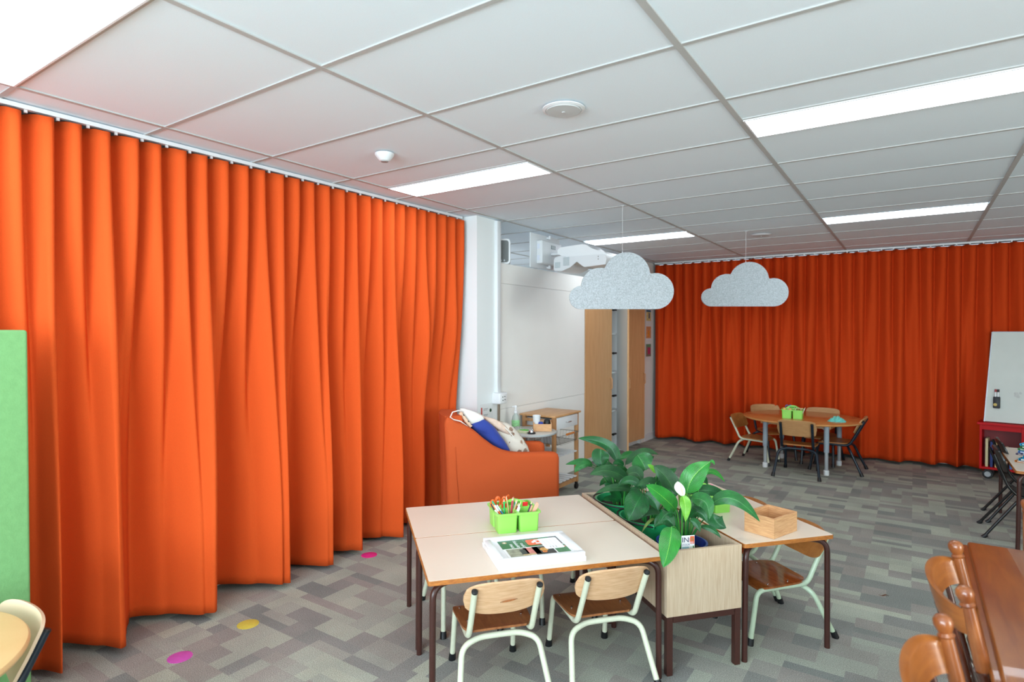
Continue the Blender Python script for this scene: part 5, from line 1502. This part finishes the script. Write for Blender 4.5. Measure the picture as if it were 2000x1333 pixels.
g = G(); g.prism(rrect(.066, .058, .012), .0006, Matrix.Translation((.022, .046, .0278))); obj('orange_badge', g, mat('badge_orange', (236, 104, 58), .4), br)
g = G(); g.prism(rrect(.078, .112, .008), .0008, Matrix.Translation((.082, .018, .0282))); obj('white_label', g, mat('label_white', (248, 248, 248), .35), br)
for k in range(4):
    g = G(); g.box((.058 + .016 * k, .022, .0291), (.0008, .08, .0002)); obj('ruled_line', g, mat('rule_grey', (206, 208, 212), .5), br, smooth=False)
for k in range(3):
    g = G(); g.box((.066 + .012 * k, -.022, .0291), (.0012, .018, .0002)); obj('label_text', g, mat('text_dark', (90, 92, 98), .5), br, smooth=False)
mw = M_whitegloss
Rz = Matrix.Rotation(-pi / 2, 4, 'Z')
# the title on the brochure is too small to read: three rows of white strokes
rt = random.Random(4)
for row, (x_, y0_, n_) in enumerate(((-.078, .046, 7), (-.056, .076, 12), (-.034, .046, 7))):
    g = G()
    for k in range(n_):
        h_ = rt.choice((.010, .010, .015)); y_ = y0_ - .0062 * k
        g.box((x_ + (h_ - .010) / 2, y_, .0280), (h_, .0022, .0004)); g.box((x_ + rt.choice((-.004, 0, .004)), y_ - .002, .0280), (.0024, .0050, .0004))
    obj('title_strokes', g, mw, br, smooth=False)
g = G(); g.box((-.018, .046, .0279), (.0012, .075, .0003)); obj('thin_line', g, mat('line_green', (120, 170, 130), .5), br, smooth=False)
# hands-like strokes of the badge
for (x0_, y0_, x1_, y1_) in ((.024, .062, .046, .062), (.010, .046, .030, .046), (.024, .031, .046, .031), (.024, .046, .024, .060), (.014, .038, .018, .054)):
    g = G(); g.tube([(x0_, y0_, .0285), (x1_, y1_, .0285)], .0026, 8); o = obj('badge_stroke', g, mw, br)
g = G(); g.lathe([(.009, 0), (.009, .0004)], 24, Matrix.Translation((-.098, .066, .0278))); em = obj('crest', g, mat('crest_gold', (190, 170, 110), .4), br)
g = G(); g.lathe([(.004, 0), (.004, .0006)], 16, Matrix.Translation((-.098, .066, .0279))); obj('crest_centre', g, mw, br)

br.scale = (1.16, 1.20, 1); br.location = (.009 - .004 * 1.16, .014 - .004 * 1.2, 0)
# ------------------------------------------------------------------ bamboo box on the right-hand table
t = thing('bamboo_box', 'open square bamboo box on the right-hand nursery table', 'box', UV(1.735, .125, .5707), TA + radians(21))
BW, BD, BH, bt = .212, .158, .098, .008
for s in (-1, 1):
    g = G(); g.box((0, s * (BD / 2 - bt / 2), BH / 2), (BW, bt, BH), .0008); obj('side', g, M_bamboo, t, smooth=False)
    g = G(); g.box((s * (BW / 2 - bt / 2), 0, BH / 2), (bt, BD - 2 * bt, BH), .0008); obj('end', g, M_bamboo, t, smooth=False)
g = G(); g.box((0, 0, .004), (BW - 2 * bt, BD - 2 * bt, .006)); obj('bottom', g, M_bamboo, t, smooth=False)

# ------------------------------------------------------------------ floor dots, leaf litter
for (x, y), c_, nm in (((-2.95, 1.827), (206, 190, 76), 'yellow round floor dot near the orange curtain, between the two magenta ones'), ((-2.922, 1.456), (200, 84, 176), 'mauve round floor dot nearest to the green screen'), ((-2.33, 1.40), (226, 84, 164), 'pink round floor dot cut by the bottom edge of the picture'), ((-3.165, 2.88), (226, 40, 130), 'hot pink floor dot half under the curtain hem')):
    t = thing('floor_dot', nm, 'floor marker', (x, y, 0))
    g = G(); g.lathe([(.055, 0), (.055, .0012), (.053, .002)], 40); obj('disc', g, mat('dot%d' % c_[1], c_, .6, noise=(40, .06)), t)
t = thing('dry_leaf', 'tiny dry brown leaf on the carpet right of the nursery tables', 'leaf', (-.135, 4.15, 0), .5)
g = G(); g.slab(lambda u, v: (u * .03, v * .006 * (1 - u * u), .003 + .004 * sin(4 * u)), 8, 3, lambda u, v: (0, 0, .001)); obj('blade', g, mat('dry_leaf_brown', (96, 58, 36), .8), t)

# ------------------------------------------------------------------ varnished table and turned chairs, bottom right
t = thing('dining_table', 'glossy varnished brown timber table in the bottom right corner', 'table', (.80, 1.75, 0))
g = G(); g.box((0, 0, .738), (1.24, 2.34, .024), .008, seg=3); obj('tabletop', g, M_dark, t, 50)
g = G(); g.box((0, 0, .722), (1.275, 2.375, .018), .007, seg=3); obj('moulded_edge', g, M_dark, t, 50)
g = G(); g.box((0, 0, .66), (1.05, 2.1, .09), .004); obj('apron', g, M_dark, t)
for sx in (-1, 1):
    for sy in (-1, 1):
        g = G(); g.lathe([(.02, 0), (.03, .04), (.024, .10), (.036, .30), (.026, .42), (.038, .46), (.028, .50), (.038, .54), (.038, .70)], 20, Matrix.Translation((sx * .49, sy * 1.02, 0))); obj('leg', g, M_dark, t)
g = G(); g.slab(lambda u, v: (-.34 + u * .055, .93 + v * .006 + .002 * u, .7502), 6, 2, lambda u, v: (0, 0, .0003)); obj('worn_streak', g, mat('worn_varnish', (196, 130, 84), .5), t, smooth=False)

def turned(prof, A, B):
    """lathe along A->B; prof in (r, s) with s in metres from A"""
    A, B = Vector(A), Vector(B); d = (B - A).normalized()
    q = Vector((0, 0, 1)).rotation_difference(d).to_matrix().to_4x4()
    return Matrix.Translation(A) @ q
def captain_chair(label, loc, rz):
    """front = +x local"""
    t = thing('turned_chair', label, 'chair', loc, rz)
    sh = .435
    g = G(); g.slab(lambda u, v: (-.02 + u * .205 * (1 - .05 * abs(v) ** 4), v * .225 * (1 - .08 * (1 - u) / 2 * 1.0) * (1 - .06 * abs(u) ** 4), sh - .012 * (1 - u * u) * (1 - v * v)), 18, 18, lambda u, v: (0, 0, -.034)); obj('seat', g, M_dark, t, 50)
    for s in (-1, 1):
        A = Vector((-.135, s * .190, sh - .03)); B = Vector((-.235, s * .198, .885))
        T = turned(None, A, B); Lp = (B - A).length
        pr = [(.013, 0), (.016, .03), (.024, .045), (.018, .06), (.024, .075), (.015, .095), (.017, .13), (.027, .20), (.029, .235), (.022, .25), (.028, .262), (.018, .28), (.015, .30), (.021, .318)]
        g = G(); g.lathe(pr, 20, T); po = obj('post', g, M_turnd, t, 40)
        g = G(); g.lathe([(.016, .317), (.0175, .33), (.016, .41), (.0145, Lp - .012)], 20, T); obj('pale_sleeve', g, M_turn, po, 40)
        g = G(); g.lathe([(.014, Lp - .014), (.018, Lp - .008), (.013, Lp - .002), (.017, Lp + .006), (.0205, Lp + .018), (.019, Lp + .029), (.012, Lp + .037), (.003, Lp + .040)], 24, T); obj('finial', g, M_turn, po, 40)
    # curved yoke rail between the posts, bowed backwards
    def yoke(u, v):
        a = u * pi / 2 * .98
        bow = cos(a) ** .8 if cos(a) > 0 else 0
        return (-.214 - .078 * bow - .012 * v, .192 * sin(a) * 1.0, .828 + .042 * v * (.72 + .28 * bow) + .008 * bow)
    g = G(); g.slab(yoke, 36, 6, lambda u, v: (-.016 * cos(u * pi / 2), .016 * sin(u * pi / 2), .004)); obj('yoke_rail', g, wood('yoke_timber', (160, 94, 40), (134, 72, 26), .35, 3, (3, 3, 20), coat=.2), t, 60)
    for s in (-.8, -.4, 0, .4, .8):
        a = s * pi / 2 * .8
        A = Vector((-.165, s * .16, sh - .03)); B = Vector((-.214 - .076 * cos(a) ** .8, .185 * sin(a), .795))
        T = turned(None, A, B); Ls = (B - A).length
        g = G(); g.lathe([(.008, 0), (.009, .06), (.016, .12), (.010, .16), (.014, .175), (.009, .19), (.008, Ls)], 14, T); obj('spindle', g, M_turnd, t, 40)
    for sx, sy in ((-.15, -.17), (-.15, .17), (.14, -.18), (.14, .18)):
        A = Vector((sx, sy, sh - .03)); B = Vector((sx * 1.35, sy * 1.2, 0)); T = turned(None, A, B); Ls = (B - A).length
        g = G(); g.lathe([(.013, 0), (.020, .08), (.014, .12), (.022, .22), (.014, .30), (.018, .33), (.010, Ls)], 16, T); obj('leg', g, M_turn, t, 40)
    g = G(); g.tube([(-.17, -.19, .18), (-.17, .19, .18)], .009, 10); g.tube([(.165, -.2, .18), (.165, .2, .18)], .009, 10); obj('stretcher', g, M_turn, t)
    return t
tc1 = captain_chair('turned timber chair with a curved top rail, farther one at the varnished table', (.352, 2.09, 0), 0)
dup(tc1, (.30, 1.475, 0), radians(0), 'turned timber chair with a curved top rail, nearer one cut by the bottom edge')
dup(tc1, (.567, 2.775, 0), radians(-90), 'turned timber chair behind the far end of the varnished table, right edge')
